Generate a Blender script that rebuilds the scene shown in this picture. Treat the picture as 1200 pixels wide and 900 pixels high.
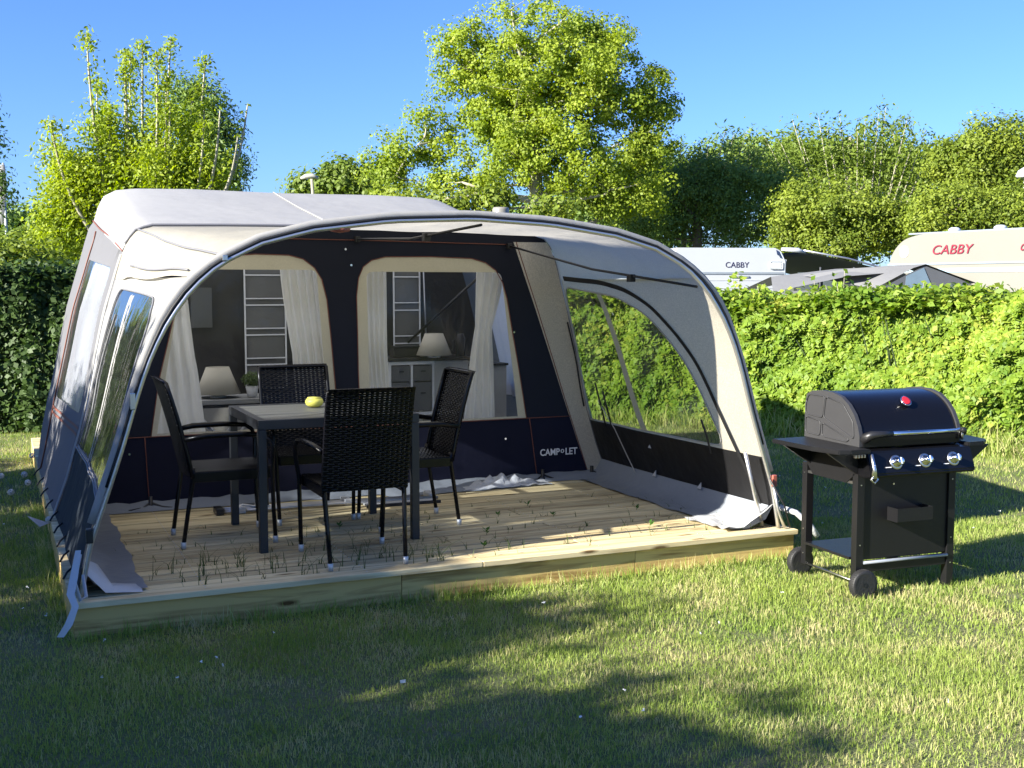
import bpy, bmesh, math, random
import numpy as np
from mathutils import Vector, Matrix, noise
from mathutils.geometry import delaunay_2d_cdt

# ------------------------------------------------------------------ scene, camera, light
for o in list(bpy.data.objects): bpy.data.objects.remove(o)
scn = bpy.context.scene
C = scn.collection
R = math.radians
random.seed(7); rng = np.random.default_rng(7)

CAM_H = 1.645
cam = bpy.data.objects.new('camera', bpy.data.cameras.new('camera')); C.objects.link(cam)
cam.location = (0, 0, CAM_H); cam.rotation_euler = (R(90 - 4.798), 0, 0)
cam.data.sensor_width = 36; cam.data.lens = 36 * 1370 / 1200
cam.data.clip_start = 0.05; cam.data.clip_end = 3000
scn.camera = cam

SUN_TRAVEL = R(33)      # direction the light travels, measured from +X towards +Y
SUN_EL = R(25)
w = bpy.data.worlds.new('World'); scn.world = w; w.use_nodes = True
nt = w.node_tree; bg = nt.nodes['Background']
sky = nt.nodes.new('ShaderNodeTexSky'); sky.sky_type = 'NISHITA'; sky.sun_disc = False
sky.sun_elevation = SUN_EL
sky.sun_rotation = math.atan2(-math.cos(SUN_TRAVEL), -math.sin(SUN_TRAVEL))
sky.air_density = 1.0; sky.dust_density = 0.45; sky.ozone_density = 4.0; sky.altitude = 0
tint = nt.nodes.new('ShaderNodeMix'); tint.data_type = 'RGBA'; tint.blend_type = 'MULTIPLY'; tint.inputs[0].default_value = 1; tint.inputs[7].default_value = (.42, .565, .90, 1)
nt.links.new(sky.outputs[0], tint.inputs[6]); nt.links.new(tint.outputs[2], bg.inputs[0]); bg.inputs[1].default_value = 0.066
sl = bpy.data.lights.new('sun', 'SUN'); sun = bpy.data.objects.new('sun', sl); C.objects.link(sun)
sl.energy = 4.1; sl.angle = R(0.55); sl.color = (1.0, 0.945, 0.83)
dvec = Vector((math.cos(SUN_TRAVEL) * math.cos(SUN_EL), math.sin(SUN_TRAVEL) * math.cos(SUN_EL), -math.sin(SUN_EL)))
sun.rotation_euler = dvec.to_track_quat('-Z', 'Y').to_euler(); sun.location = (-30, -20, 20)
scn.view_settings.view_transform = 'Standard'; scn.view_settings.look = 'None'
scn.view_settings.exposure = 2.1; scn.view_settings.gamma = 1
scn.view_settings.use_curve_mapping = False
scn.render.engine = 'CYCLES'
scn.cycles.transparent_max_bounces = 16; scn.cycles.max_bounces = 8

# ------------------------------------------------------------------ deck frame
AN = R(23.8); DZ = 0.17
OX, OY = -2.0516, 5.3319
UX, UY = math.cos(AN), math.sin(AN)
def W(u, v, h=0): return Vector((OX + u * UX - v * UY, OY + u * UY + v * UX, DZ + h))

# ------------------------------------------------------------------ tagging helpers
def tag(o, label=None, cat=None, group=None, kind=None):
    if label: o['label'] = label
    if cat: o['category'] = cat
    if group: o['group'] = group
    if kind: o['kind'] = kind
    return o
def empty(name, loc=(0, 0, 0), rz=0, label=None, cat=None, group=None):
    o = bpy.data.objects.new(name, None); C.objects.link(o); o.empty_display_size = .1
    o.location = loc; o.rotation_euler = (0, 0, rz)
    return tag(o, label, cat, group)
def put(name, me, parent=None, mat=None, smooth=False):
    if mat is not None and not me.materials:
        for m_ in (mat if isinstance(mat, (list, tuple)) else [mat]): me.materials.append(m_)
    if smooth: me.polygons.foreach_set('use_smooth', [True] * len(me.polygons))
    o = bpy.data.objects.new(name, me); C.objects.link(o)
    if parent: o.parent = parent
    return o
def copy_tree(o, parent=None):
    c = o.copy(); C.objects.link(c); c.parent = parent
    for ch in o.children: copy_tree(ch, c)
    return c

class MB:
    def __init__(s): s.b = bmesh.new()
    def box(s, x0, x1, y0, y1, z0, z1, bev=0):
        vs = [s.b.verts.new((x, y, z)) for x in (x0, x1) for y in (y0, y1) for z in (z0, z1)]
        for f in ((0,1,3,2),(4,6,7,5),(0,4,5,1),(2,3,7,6),(0,2,6,4),(1,5,7,3)): s.b.faces.new([vs[i] for i in f])
        if bev:
            es = list({e for v in vs for e in v.link_edges})
            bmesh.ops.bevel(s.b, geom=es, offset=bev, segments=2, affect='EDGES', profile=.6)
        return s
    def obox(s, a, b, wd, th, up=(0, 0, 1), bev=0):
        a, b = Vector(a), Vector(b); d = (b - a); L = d.length; d.normalize()
        sd = d.cross(Vector(up)).normalized(); n = sd.cross(d)
        M = Matrix((sd, d, n)).transposed().to_4x4(); M.translation = a
        k = len(s.b.verts); n0 = set(s.b.verts)
        s.box(-wd/2, wd/2, 0, L, -th/2, th/2, bev)
        nv = [v for v in s.b.verts if v not in n0]
        bmesh.ops.transform(s.b, matrix=M, verts=nv); return s
    def tube(s, pts, r, n=8, cap=True):
        pts = [Vector(p) for p in pts]; N = len(pts)
        rs = r if isinstance(r, (list, tuple)) else [r] * N
        rings = []; ref = None
        for i, p in enumerate(pts):
            t = (pts[min(i+1, N-1)] - pts[max(i-1, 0)]).normalized()
            if ref is None:
                ref = Vector((0, 0, 1)) if abs(t.z) < .9 else Vector((1, 0, 0))
            a = (ref - t * ref.dot(t)).normalized(); b = t.cross(a); ref = a
            rings.append([s.b.verts.new(p + (a*math.cos(k*2*math.pi/n) + b*math.sin(k*2*math.pi/n)) * rs[i]) for k in range(n)])
        for i in range(N-1):
            for k in range(n):
                f = s.b.faces.new((rings[i][k], rings[i][(k+1) % n], rings[i+1][(k+1) % n], rings[i+1][k])); f.smooth = True
        if cap:
            s.b.faces.new(rings[0][::-1]); s.b.faces.new(rings[-1])
        return s
    def lathe(s, prof, c=(0, 0, 0), n=24, axis='z'):
        rings = []
        for r, z in prof:
            ring = []
            for k in range(n):
                a = 2*math.pi*k/n; x, y = r*math.cos(a), r*math.sin(a)
                q = {'z': (x, y, z), 'y': (x, z, y), 'x': (z, x, y)}[axis]
                ring.append(s.b.verts.new((c[0]+q[0], c[1]+q[1], c[2]+q[2])))
            rings.append(ring)
        for i in range(len(rings)-1):
            for k in range(n):
                f = s.b.faces.new((rings[i][k], rings[i][(k+1) % n], rings[i+1][(k+1) % n], rings[i+1][k])); f.smooth = True
        if prof[0][0] > 1e-5: s.b.faces.new(rings[0][::-1])
        if prof[-1][0] > 1e-5: s.b.faces.new(rings[-1])
        return s
    def prism(s, poly, y0, y1, axis='y'):
        def q(a, b, t): return {'y': (a, t, b), 'x': (t, a, b), 'z': (a, b, t)}[axis]
        A = [s.b.verts.new(q(a, b, y0)) for a, b in poly]; B = [s.b.verts.new(q(a, b, y1)) for a, b in poly]
        n = len(poly)
        s.b.faces.new(A[::-1]); s.b.faces.new(B)
        for i in range(n): s.b.faces.new((A[i], A[(i+1) % n], B[(i+1) % n], B[i]))
        return s
    def grid(s, rows, smooth=True):
        vs = [[s.b.verts.new(p) for p in row] for row in rows]
        for i in range(len(vs)-1):
            for j in range(len(vs[0])-1):
                f = s.b.faces.new((vs[i][j], vs[i][j+1], vs[i+1][j+1], vs[i+1][j])); f.smooth = smooth
        return s
    def mesh(s, name='m'):
        bmesh.ops.recalc_face_normals(s.b, faces=s.b.faces)
        me = bpy.data.meshes.new(name); s.b.to_mesh(me); s.b.free(); return me
    def build(s, name, mat, parent=None, smooth=False):
        o = put(name, s.mesh(name), parent, mat)
        return o

def np_mesh(name, verts, faces, k):
    """verts (N,3), faces (M,k)"""
    me = bpy.data.meshes.new(name)
    verts = np.ascontiguousarray(verts, dtype=np.float32); faces = np.ascontiguousarray(faces, dtype=np.int32)
    me.vertices.add(len(verts)); me.vertices.foreach_set('co', verts.ravel())
    me.loops.add(faces.size); me.loops.foreach_set('vertex_index', faces.ravel())
    me.polygons.add(len(faces)); me.polygons.foreach_set('loop_start', np.arange(0, faces.size, k, dtype=np.int32))
    try: me.polygons.foreach_set('loop_total', np.full(len(faces), k, dtype=np.int32))
    except Exception: pass
    me.update(calc_edges=True); return me

# ------------------------------------------------------------------ materials
def node(nt_, t, **kw):
    n = nt_.nodes.new(t)
    for k, v in kw.items(): setattr(n, k, v)
    return n
MATS = {}
def mat(name, col, rough=.6, metal=0, var=.12, scale=8, bump=0, bscale=60, spec=.5, coat=0, col2=None, stretch=None):
    if name in MATS: return MATS[name]
    m = bpy.data.materials.new(name); m.use_nodes = True; t = m.node_tree; b = t.nodes['Principled BSDF']
    tc = node(t, 'ShaderNodeTexCoord'); src = tc.outputs['Object']
    if stretch:
        mp = node(t, 'ShaderNodeMapping'); mp.inputs['Scale'].default_value = stretch
        t.links.new(src, mp.inputs[0]); src = mp.outputs[0]
    nz = node(t, 'ShaderNodeTexNoise'); nz.inputs['Scale'].default_value = scale; nz.inputs['Detail'].default_value = 5
    t.links.new(src, nz.inputs['Vector'])
    mx = node(t, 'ShaderNodeMix', data_type='RGBA')
    c1 = tuple(c*(1-var) for c in col); c2 = col2 or tuple(min(1, c*(1+var)) for c in col)
    mx.inputs[6].default_value = (*c1, 1); mx.inputs[7].default_value = (*c2, 1)
    t.links.new(nz.outputs[0], mx.inputs[0]); t.links.new(mx.outputs[2], b.inputs['Base Color'])
    b.inputs['Roughness'].default_value = rough; b.inputs['Metallic'].default_value = metal
    b.inputs['Specular IOR Level'].default_value = spec; b.inputs['Coat Weight'].default_value = coat
    if bump:
        n2 = node(t, 'ShaderNodeTexNoise'); n2.inputs['Scale'].default_value = bscale; n2.inputs['Detail'].default_value = 4
        t.links.new(src, n2.inputs['Vector'])
        bp = node(t, 'ShaderNodeBump'); bp.inputs['Strength'].default_value = bump; bp.inputs['Distance'].default_value = .01
        t.links.new(n2.outputs[0], bp.inputs['Height']); t.links.new(bp.outputs[0], b.inputs['Normal'])
    MATS[name] = m; return m

def cloth(name, col, transl=.35, rough=.85, bump=.25, bscale=9, var=.06, fine=500, fvar=.0, col_in=None):
    m = bpy.data.materials.new(name); m.use_nodes = True; t = m.node_tree
    t.nodes.remove(t.nodes['Principled BSDF']); out = t.nodes['Material Output']
    tc = node(t, 'ShaderNodeTexCoord')
    nz = node(t, 'ShaderNodeTexNoise'); nz.inputs['Scale'].default_value = 5; nz.inputs['Detail'].default_value = 6
    n2 = node(t, 'ShaderNodeTexNoise'); n2.inputs['Scale'].default_value = bscale; n2.inputs['Detail'].default_value = 3
    n3 = node(t, 'ShaderNodeTexNoise'); n3.inputs['Scale'].default_value = fine
    for n in (nz, n2, n3): t.links.new(tc.outputs['Object'], n.inputs['Vector'])
    mx = node(t, 'ShaderNodeMix', data_type='RGBA')
    mx.inputs[6].default_value = (*[c*(1-var) for c in col], 1); mx.inputs[7].default_value = (*[min(1, c*(1+var)) for c in col], 1)
    t.links.new(nz.outputs[0], mx.inputs[0])
    m3 = node(t, 'ShaderNodeMix', data_type='RGBA', blend_type='MULTIPLY'); m3.inputs[0].default_value = 1
    mr = node(t, 'ShaderNodeMapRange'); mr.inputs[1].default_value = .35; mr.inputs[2].default_value = .65
    mr.inputs[3].default_value = 1 - fvar; mr.inputs[4].default_value = 1
    t.links.new(n3.outputs[0], mr.inputs[0]); t.links.new(mx.outputs[2], m3.inputs[6]); t.links.new(mr.outputs[0], m3.inputs[7])
    bp = node(t, 'ShaderNodeBump'); bp.inputs['Strength'].default_value = bump; bp.inputs['Distance'].default_value = .03
    t.links.new(n2.outputs[0], bp.inputs['Height'])
    df = node(t, 'ShaderNodeBsdfPrincipled'); df.inputs['Roughness'].default_value = rough; df.inputs['Specular IOR Level'].default_value = .3
    tl = node(t, 'ShaderNodeBsdfTranslucent')
    ms = node(t, 'ShaderNodeMixShader'); ms.inputs[0].default_value = transl
    t.links.new(m3.outputs[2], df.inputs['Base Color']); t.links.new(m3.outputs[2], tl.inputs['Color'])
    t.links.new(bp.outputs[0], df.inputs['Normal']); t.links.new(bp.outputs[0], tl.inputs['Normal'])
    t.links.new(df.outputs[0], ms.inputs[1]); t.links.new(tl.outputs[0], ms.inputs[2]); t.links.new(ms.outputs[0], out.inputs[0])
    return m

def film(name, tint, refl=.0, rough=.08, haze=.06, hazecol=(.5, .52, .55)):
    """clear PVC film: see-through with mirror reflection and a little milky haze"""
    m = bpy.data.materials.new(name); m.use_nodes = True; t = m.node_tree
    t.nodes.remove(t.nodes['Principled BSDF']); out = t.nodes['Material Output']
    tr = node(t, 'ShaderNodeBsdfTransparent'); tr.inputs[0].default_value = (*tint, 1)
    gl = node(t, 'ShaderNodeBsdfGlossy'); gl.inputs['Roughness'].default_value = rough
    lw = node(t, 'ShaderNodeLayerWeight'); lw.inputs['Blend'].default_value = .5
    pw5 = node(t, 'ShaderNodeMath', operation='POWER'); pw5.inputs[1].default_value = 4.0; t.links.new(lw.outputs['Facing'], pw5.inputs[0])
    fr = node(t, 'ShaderNodeMath', operation='MULTIPLY_ADD'); fr.inputs[1].default_value = .7; fr.inputs[2].default_value = .05; t.links.new(pw5.outputs[0], fr.inputs[0])
    tc = node(t, 'ShaderNodeTexCoord')
    mp = node(t, 'ShaderNodeMapping'); mp.inputs['Scale'].default_value = (3, 3, 1.2)
    nz = node(t, 'ShaderNodeTexNoise'); nz.inputs['Scale'].default_value = 2.2; nz.inputs['Detail'].default_value = 3; nz.inputs['Distortion'].default_value = .6
    t.links.new(tc.outputs['Object'], mp.inputs[0]); t.links.new(mp.outputs[0], nz.inputs['Vector'])
    bp = node(t, 'ShaderNodeBump'); bp.inputs['Strength'].default_value = .22; bp.inputs['Distance'].default_value = .03
    t.links.new(nz.outputs[0], bp.inputs['Height']); t.links.new(bp.outputs[0], gl.inputs['Normal'])
    ad = node(t, 'ShaderNodeMath', operation='ADD'); ad.inputs[1].default_value = refl; ad.use_clamp = True
    t.links.new(fr.outputs[0], ad.inputs[0])
    df = node(t, 'ShaderNodeBsdfDiffuse'); df.inputs[0].default_value = (*hazecol, 1)
    m1 = node(t, 'ShaderNodeMixShader'); m1.inputs[0].default_value = haze
    t.links.new(tr.outputs[0], m1.inputs[1]); t.links.new(df.outputs[0], m1.inputs[2])
    m2 = node(t, 'ShaderNodeMixShader'); t.links.new(ad.outputs[0], m2.inputs[0])
    t.links.new(m1.outputs[0], m2.inputs[1]); t.links.new(gl.outputs[0], m2.inputs[2]); t.links.new(m2.outputs[0], out.inputs[0])
    return m

def leafmat(name, c1, c2, transl=.35, dry=None, nscale=.8, spec=.3, rough=.55, tboost=1.6):
    m = bpy.data.materials.new(name); m.use_nodes = True; t = m.node_tree
    b = t.nodes['Principled BSDF']; out = t.nodes['Material Output']
    g = node(t, 'ShaderNodeNewGeometry'); tc = node(t, 'ShaderNodeTexCoord')
    nz = node(t, 'ShaderNodeTexNoise'); nz.inputs['Scale'].default_value = nscale; nz.inputs['Detail'].default_value = 4
    t.links.new(tc.outputs['Object'], nz.inputs['Vector'])
    mr = node(t, 'ShaderNodeMapRange'); mr.inputs[1].default_value = .35; mr.inputs[2].default_value = .65
    t.links.new(nz.outputs[0], mr.inputs[0])
    av = node(t, 'ShaderNodeMath', operation='ADD'); t.links.new(mr.outputs[0], av.inputs[0]); t.links.new(g.outputs['Random Per Island'], av.inputs[1])
    hf = node(t, 'ShaderNodeMath', operation='MULTIPLY'); hf.inputs[1].default_value = .5; t.links.new(av.outputs[0], hf.inputs[0])
    mx = node(t, 'ShaderNodeMix', data_type='RGBA'); mx.inputs[6].default_value = (*c1, 1); mx.inputs[7].default_value = (*c2, 1)
    t.links.new(hf.outputs[0], mx.inputs[0]); col = mx.outputs[2]
    if dry:
        n2 = node(t, 'ShaderNodeTexNoise'); n2.inputs['Scale'].default_value = dry[1]; n2.inputs['Detail'].default_value = 6; n2.inputs['Roughness'].default_value = .65
        t.links.new(tc.outputs['Object'], n2.inputs['Vector'])
        a2 = node(t, 'ShaderNodeMath', operation='MULTIPLY_ADD'); a2.inputs[1].default_value = .35; t.links.new(g.outputs['Random Per Island'], a2.inputs[0]); t.links.new(n2.outputs[0], a2.inputs[2])
        r2 = node(t, 'ShaderNodeMapRange'); r2.inputs[1].default_value = dry[2]; r2.inputs[2].default_value = dry[3]; t.links.new(a2.outputs[0], r2.inputs[0])
        m2 = node(t, 'ShaderNodeMix', data_type='RGBA'); m2.inputs[7].default_value = (*dry[0], 1)
        t.links.new(r2.outputs[0], m2.inputs[0]); t.links.new(col, m2.inputs[6]); col = m2.outputs[2]
    t.links.new(col, b.inputs['Base Color']); b.inputs['Roughness'].default_value = rough; b.inputs['Specular IOR Level'].default_value = spec
    tl = node(t, 'ShaderNodeBsdfTranslucent'); hs = node(t, 'ShaderNodeHueSaturation'); hs.inputs['Value'].default_value = tboost; hs.inputs['Saturation'].default_value = 1.1
    t.links.new(col, hs.inputs['Color']); t.links.new(hs.outputs[0], tl.inputs[0])
    ms = node(t, 'ShaderNodeMixShader'); ms.inputs[0].default_value = transl
    t.links.new(b.outputs[0], ms.inputs[1]); t.links.new(tl.outputs[0], ms.inputs[2]); t.links.new(ms.outputs[0], out.inputs[0])
    return m

def woodmat(name, col, dark, wear=.5):
    """planed pine/larch board: grain along local X, knots, per-board tone"""
    m = bpy.data.materials.new(name); m.use_nodes = True; t = m.node_tree; b = t.nodes['Principled BSDF']
    tc = node(t, 'ShaderNodeTexCoord'); oi = node(t, 'ShaderNodeObjectInfo')
    of = node(t, 'ShaderNodeVectorMath', operation='ADD'); sc = node(t, 'ShaderNodeVectorMath', operation='SCALE')
    cb = node(t, 'ShaderNodeCombineXYZ')
    t.links.new(oi.outputs['Random'], cb.inputs[0]); t.links.new(oi.outputs['Random'], cb.inputs[1]); t.links.new(cb.outputs[0], sc.inputs[0]); sc.inputs[3].default_value = 37
    t.links.new(tc.outputs['Object'], of.inputs[0]); t.links.new(sc.outputs[0], of.inputs[1])
    mp = node(t, 'ShaderNodeMapping'); mp.inputs['Scale'].default_value = (.9, 14, 14); t.links.new(of.outputs[0], mp.inputs[0])
    n1 = node(t, 'ShaderNodeTexNoise'); n1.inputs['Scale'].default_value = 1.6; n1.inputs['Detail'].default_value = 7; n1.inputs['Distortion'].default_value = 1.2
    t.links.new(mp.outputs[0], n1.inputs['Vector'])
    mp2 = node(t, 'ShaderNodeMapping'); mp2.inputs['Scale'].default_value = (2.2, 9, 9); t.links.new(of.outputs[0], mp2.inputs[0])
    vo = node(t, 'ShaderNodeTexVoronoi'); vo.inputs['Scale'].default_value = 1; t.links.new(mp2.outputs[0], vo.inputs['Vector'])
    kn = node(t, 'ShaderNodeMapRange'); kn.inputs[1].default_value = .06; kn.inputs[2].default_value = .16; kn.inputs[3].default_value = 1; kn.inputs[4].default_value = 0
    t.links.new(vo.outputs['Distance'], kn.inputs[0])
    mx = node(t, 'ShaderNodeMix', data_type='RGBA'); mx.inputs[6].default_value = (*dark, 1); mx.inputs[7].default_value = (*col, 1)
    mr = node(t, 'ShaderNodeMapRange'); mr.inputs[1].default_value = .34; mr.inputs[2].default_value = .56; t.links.new(n1.outputs[0], mr.inputs[0]); t.links.new(mr.outputs[0], mx.inputs[0])
    hs = node(t, 'ShaderNodeHueSaturation'); vv = node(t, 'ShaderNodeMapRange'); vv.inputs[3].default_value = .72; vv.inputs[4].default_value = 1.15
    t.links.new(oi.outputs['Random'], vv.inputs[0]); t.links.new(vv.outputs[0], hs.inputs['Value']); t.links.new(mx.outputs[2], hs.inputs['Color'])
    m2 = node(t, 'ShaderNodeMix', data_type='RGBA'); m2.inputs[7].default_value = (dark[0]*.3, dark[1]*.25, dark[2]*.2, 1)
    t.links.new(kn.outputs[0], m2.inputs[0]); t.links.new(hs.outputs[0], m2.inputs[6]); t.links.new(m2.outputs[2], b.inputs['Base Color'])
    b.inputs['Roughness'].default_value = .8; b.inputs['Specular IOR Level'].default_value = .2
    bp = node(t, 'ShaderNodeBump'); bp.inputs['Strength'].default_value = .35; bp.inputs['Distance'].default_value = .004
    t.links.new(n1.outputs[0], bp.inputs['Height']); t.links.new(bp.outputs[0], b.inputs['Normal'])
    return m

WHITE = cloth('awning_white_cloth', (.55, .545, .53), .58, bump=.35, bscale=4, fvar=.04)
GREY = cloth('awning_grey_cloth', (.60, .55, .44), .5, fine=130, fvar=.22, bump=.12)
SIDEGREY = cloth('side_grey_cloth', (.17, .172, .185), .3, bump=.3, bscale=5)
NAVY = cloth('navy_cloth', (.009, .0115, .022), .01, bump=.35, bscale=3)
NAVY2 = cloth('navy_skirt_cloth', (.005, .006, .020), .01, bump=.5, bscale=3)
DKBLUE = cloth('blue_skirt_cloth', (.005, .010, .017), .0, bump=.6, bscale=4, rough=.8)
BLACKPV = cloth('black_skirt', (.008, .008, .009), .0, bump=.6, bscale=4, rough=.5)
BEIGE = cloth('beige_window_border', (.56, .52, .39), .15, fvar=.1, fine=200)
CURT = cloth('cream_curtain', (.82, .80, .73), .5, bump=.2, bscale=12)
CURTW = cloth('pale_curtain', (.74, .76, .84), .35, bump=.3, bscale=8)
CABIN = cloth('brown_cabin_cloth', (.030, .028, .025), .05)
ORG = cloth('organizer_cloth', (.12, .118, .11), .05)
PVCG = cloth('grey_pvc', (.22, .24, .27), .05, rough=.4, bump=.4, bscale=7)
PVCW = cloth('white_pvc', (.55, .56, .58), .2, rough=.35, bump=.5, bscale=9)
SHADE = cloth('lamp_shade', (.62, .58, .47), .3, bump=0)
FILM = film('clear_pvc_inner', (.94, .95, .95), -.02, .12, .01)
FILMR = film('tinted_pvc_side', (.46, .52, .40), .04, .07, .06, (.5, .55, .45))
FILMM = film('pvc_main_side', (.92, .93, .95), .10, .06, .06)
FILML = film('pvc_side_reflecting', (.62, .68, .78), .34, .05, .05)
PIPE = mat('piping', (.16, .05, .03), .6)
PIPEG = mat('grey_piping', (.16, .16, .17), .6)
ALU = mat('aluminium_tube', (.55, .55, .56), .32, .85, .08, 20, .05)
BLK = mat('black_plastic', (.012, .012, .013), .4, bump=.1, bscale=200)
BLKTAPE = mat('black_tape', (.006, .006, .007), .6)
BLKMETAL = mat('black_powder_coat', (.008, .008, .009), .38, bump=.08, bscale=500, spec=.35)
GLOSSB = mat('gloss_black_enamel', (.004, .004, .005), .26, bump=.02, bscale=12, coat=.05, spec=.3)
GREYMETAL = mat('grey_side_casting', (.032, .032, .034), .5, bump=.15, bscale=200)
CHROME = mat('chrome', (.7, .7, .7), .14, 1, .05, 20)
STEEL = mat('brushed_steel', (.6, .6, .6), .3, 1, .1, 60)
RED = mat('red_plastic', (.45, .02, .03), .3)
RUST = mat('red_clip', (.35, .10, .07), .5)
TYRE = mat('hard_tyre', (.015, .015, .016), .6, bump=.3, bscale=90)
RATTAN = mat('black_rattan', (.003, .003, .004), .26, spec=.24, var=.4, scale=30, bump=.1, bscale=150)
CHAIRTUBE = mat('black_chair_tube', (.004, .004, .006), .25, spec=.3)
CAPM = mat('pale_foot_cap', (.55, .55, .53), .35, .3)
TABLEF = mat('dark_table_metal', (.020, .021, .023), .42, bump=.05, bscale=300)
TABLEW = mat('grey_composite_board', (.125, .125, .115), .5, var=.35, scale=3, bump=.15, bscale=40, stretch=(1, 14, 14))
WHITEP = mat('white_lacquer', (.7, .7, .68), .4)
DKDRAW = mat('grey_drawer', (.10, .10, .10), .6)
YEL = mat('yellow_wax', (.75, .68, .12), .45, var=.15, scale=20)
POT = mat('white_pot', (.6, .6, .6), .3)
DECKW = woodmat('deck_board', (.66, .55, .32), (.42, .32, .17))
DECKE = woodmat('deck_front_board', (.68, .49, .18), (.36, .23, .08))
BARK = mat('bark', (.14, .115, .08), .9, var=.4, scale=6, bump=.6, bscale=12)
PALEBARK = mat('pale_bark', (.30, .28, .20), .85, var=.35, scale=6, bump=.4, bscale=12)
CARW = mat('caravan_white', (.40, .42, .44), .35, var=.04, scale=2)
CARC = mat('caravan_cream', (.20, .192, .165), .35, var=.05, scale=2)
TRIMG = mat('grey_trim', (.20, .23, .26), .4)
REDTXT = mat('red_lettering', (.20, .012, .03), .5)
NAVTXT = mat('navy_lettering', (.02, .015, .05), .5)
WTXT = mat('white_lettering', (.75, .75, .75), .5)
DKGREENCL = cloth('dark_awning_cloth', (.05, .055, .055), .1)
LTGREYCL = cloth('pale_tent_roof', (.20, .20, .20), .1, bump=.5, bscale=3)
SOIL = mat('soil', (.07, .055, .03), .95, var=.4, scale=6, bump=.6, bscale=30)

# value noise in numpy
_perm = rng.random((64, 64))
def vn(x, y, s, seed=0):
    x = np.asarray(x)*s + seed*13.7; y = np.asarray(y)*s + seed*7.3
    xi = np.floor(x).astype(int); yi = np.floor(y).astype(int); fx = x-xi; fy = y-yi
    fx = fx*fx*(3-2*fx); fy = fy*fy*(3-2*fy)
    g = lambda a, b: _perm[a % 64, b % 64]
    return (g(xi, yi)*(1-fx)+g(xi+1, yi)*fx)*(1-fy) + (g(xi, yi+1)*(1-fx)+g(xi+1, yi+1)*fx)*fy

# ================================================================== SETTING
# ground sheet: soil/turf colour, reaching the horizon
def ground_mat():
    m = bpy.data.materials.new('turf'); m.use_nodes = True; t = m.node_tree; b = t.nodes['Principled BSDF']
    tc = node(t, 'ShaderNodeTexCoord')
    n1 = node(t, 'ShaderNodeTexNoise'); n1.inputs['Scale'].default_value = 1.1; n1.inputs['Detail'].default_value = 8; n1.inputs['Roughness'].default_value = .65
    n2 = node(t, 'ShaderNodeTexNoise'); n2.inputs['Scale'].default_value = 60; n2.inputs['Detail'].default_value = 6
    for n in (n1, n2): t.links.new(tc.outputs['Object'], n.inputs['Vector'])
    cr = node(t, 'ShaderNodeValToRGB'); e = cr.color_ramp.elements
    e[0].position = .35; e[0].color = (.12, .17, .04, 1); e[1].position = .68; e[1].color = (.28, .23, .12, 1)
    e2 = cr.color_ramp.elements.new(.52); e2.color = (.17, .19, .07, 1)
    t.links.new(n1.outputs[0], cr.inputs[0])
    mx = node(t, 'ShaderNodeMix', data_type='RGBA', blend_type='MULTIPLY'); mx.inputs[0].default_value = .7
    t.links.new(cr.outputs[0], mx.inputs[6]); t.links.new(n2.outputs[0], mx.inputs[7]); t.links.new(mx.outputs[2], b.inputs['Base Color'])
    b.inputs['Roughness'].default_value = .95
    bp = node(t, 'ShaderNodeBump'); bp.inputs['Strength'].default_value = .8; bp.inputs['Distance'].default_value = .02
    t.links.new(n2.outputs[0], bp.inputs['Height']); t.links.new(bp.outputs[0], b.inputs['Normal'])
    return m
g = MB(); g.grid([[(x, y, 0) for x in (-2500, -40, 40, 2500)] for y in (-2500, -10, 60, 2500)], False)
tag(g.build('ground', ground_mat()), kind='structure')

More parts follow.
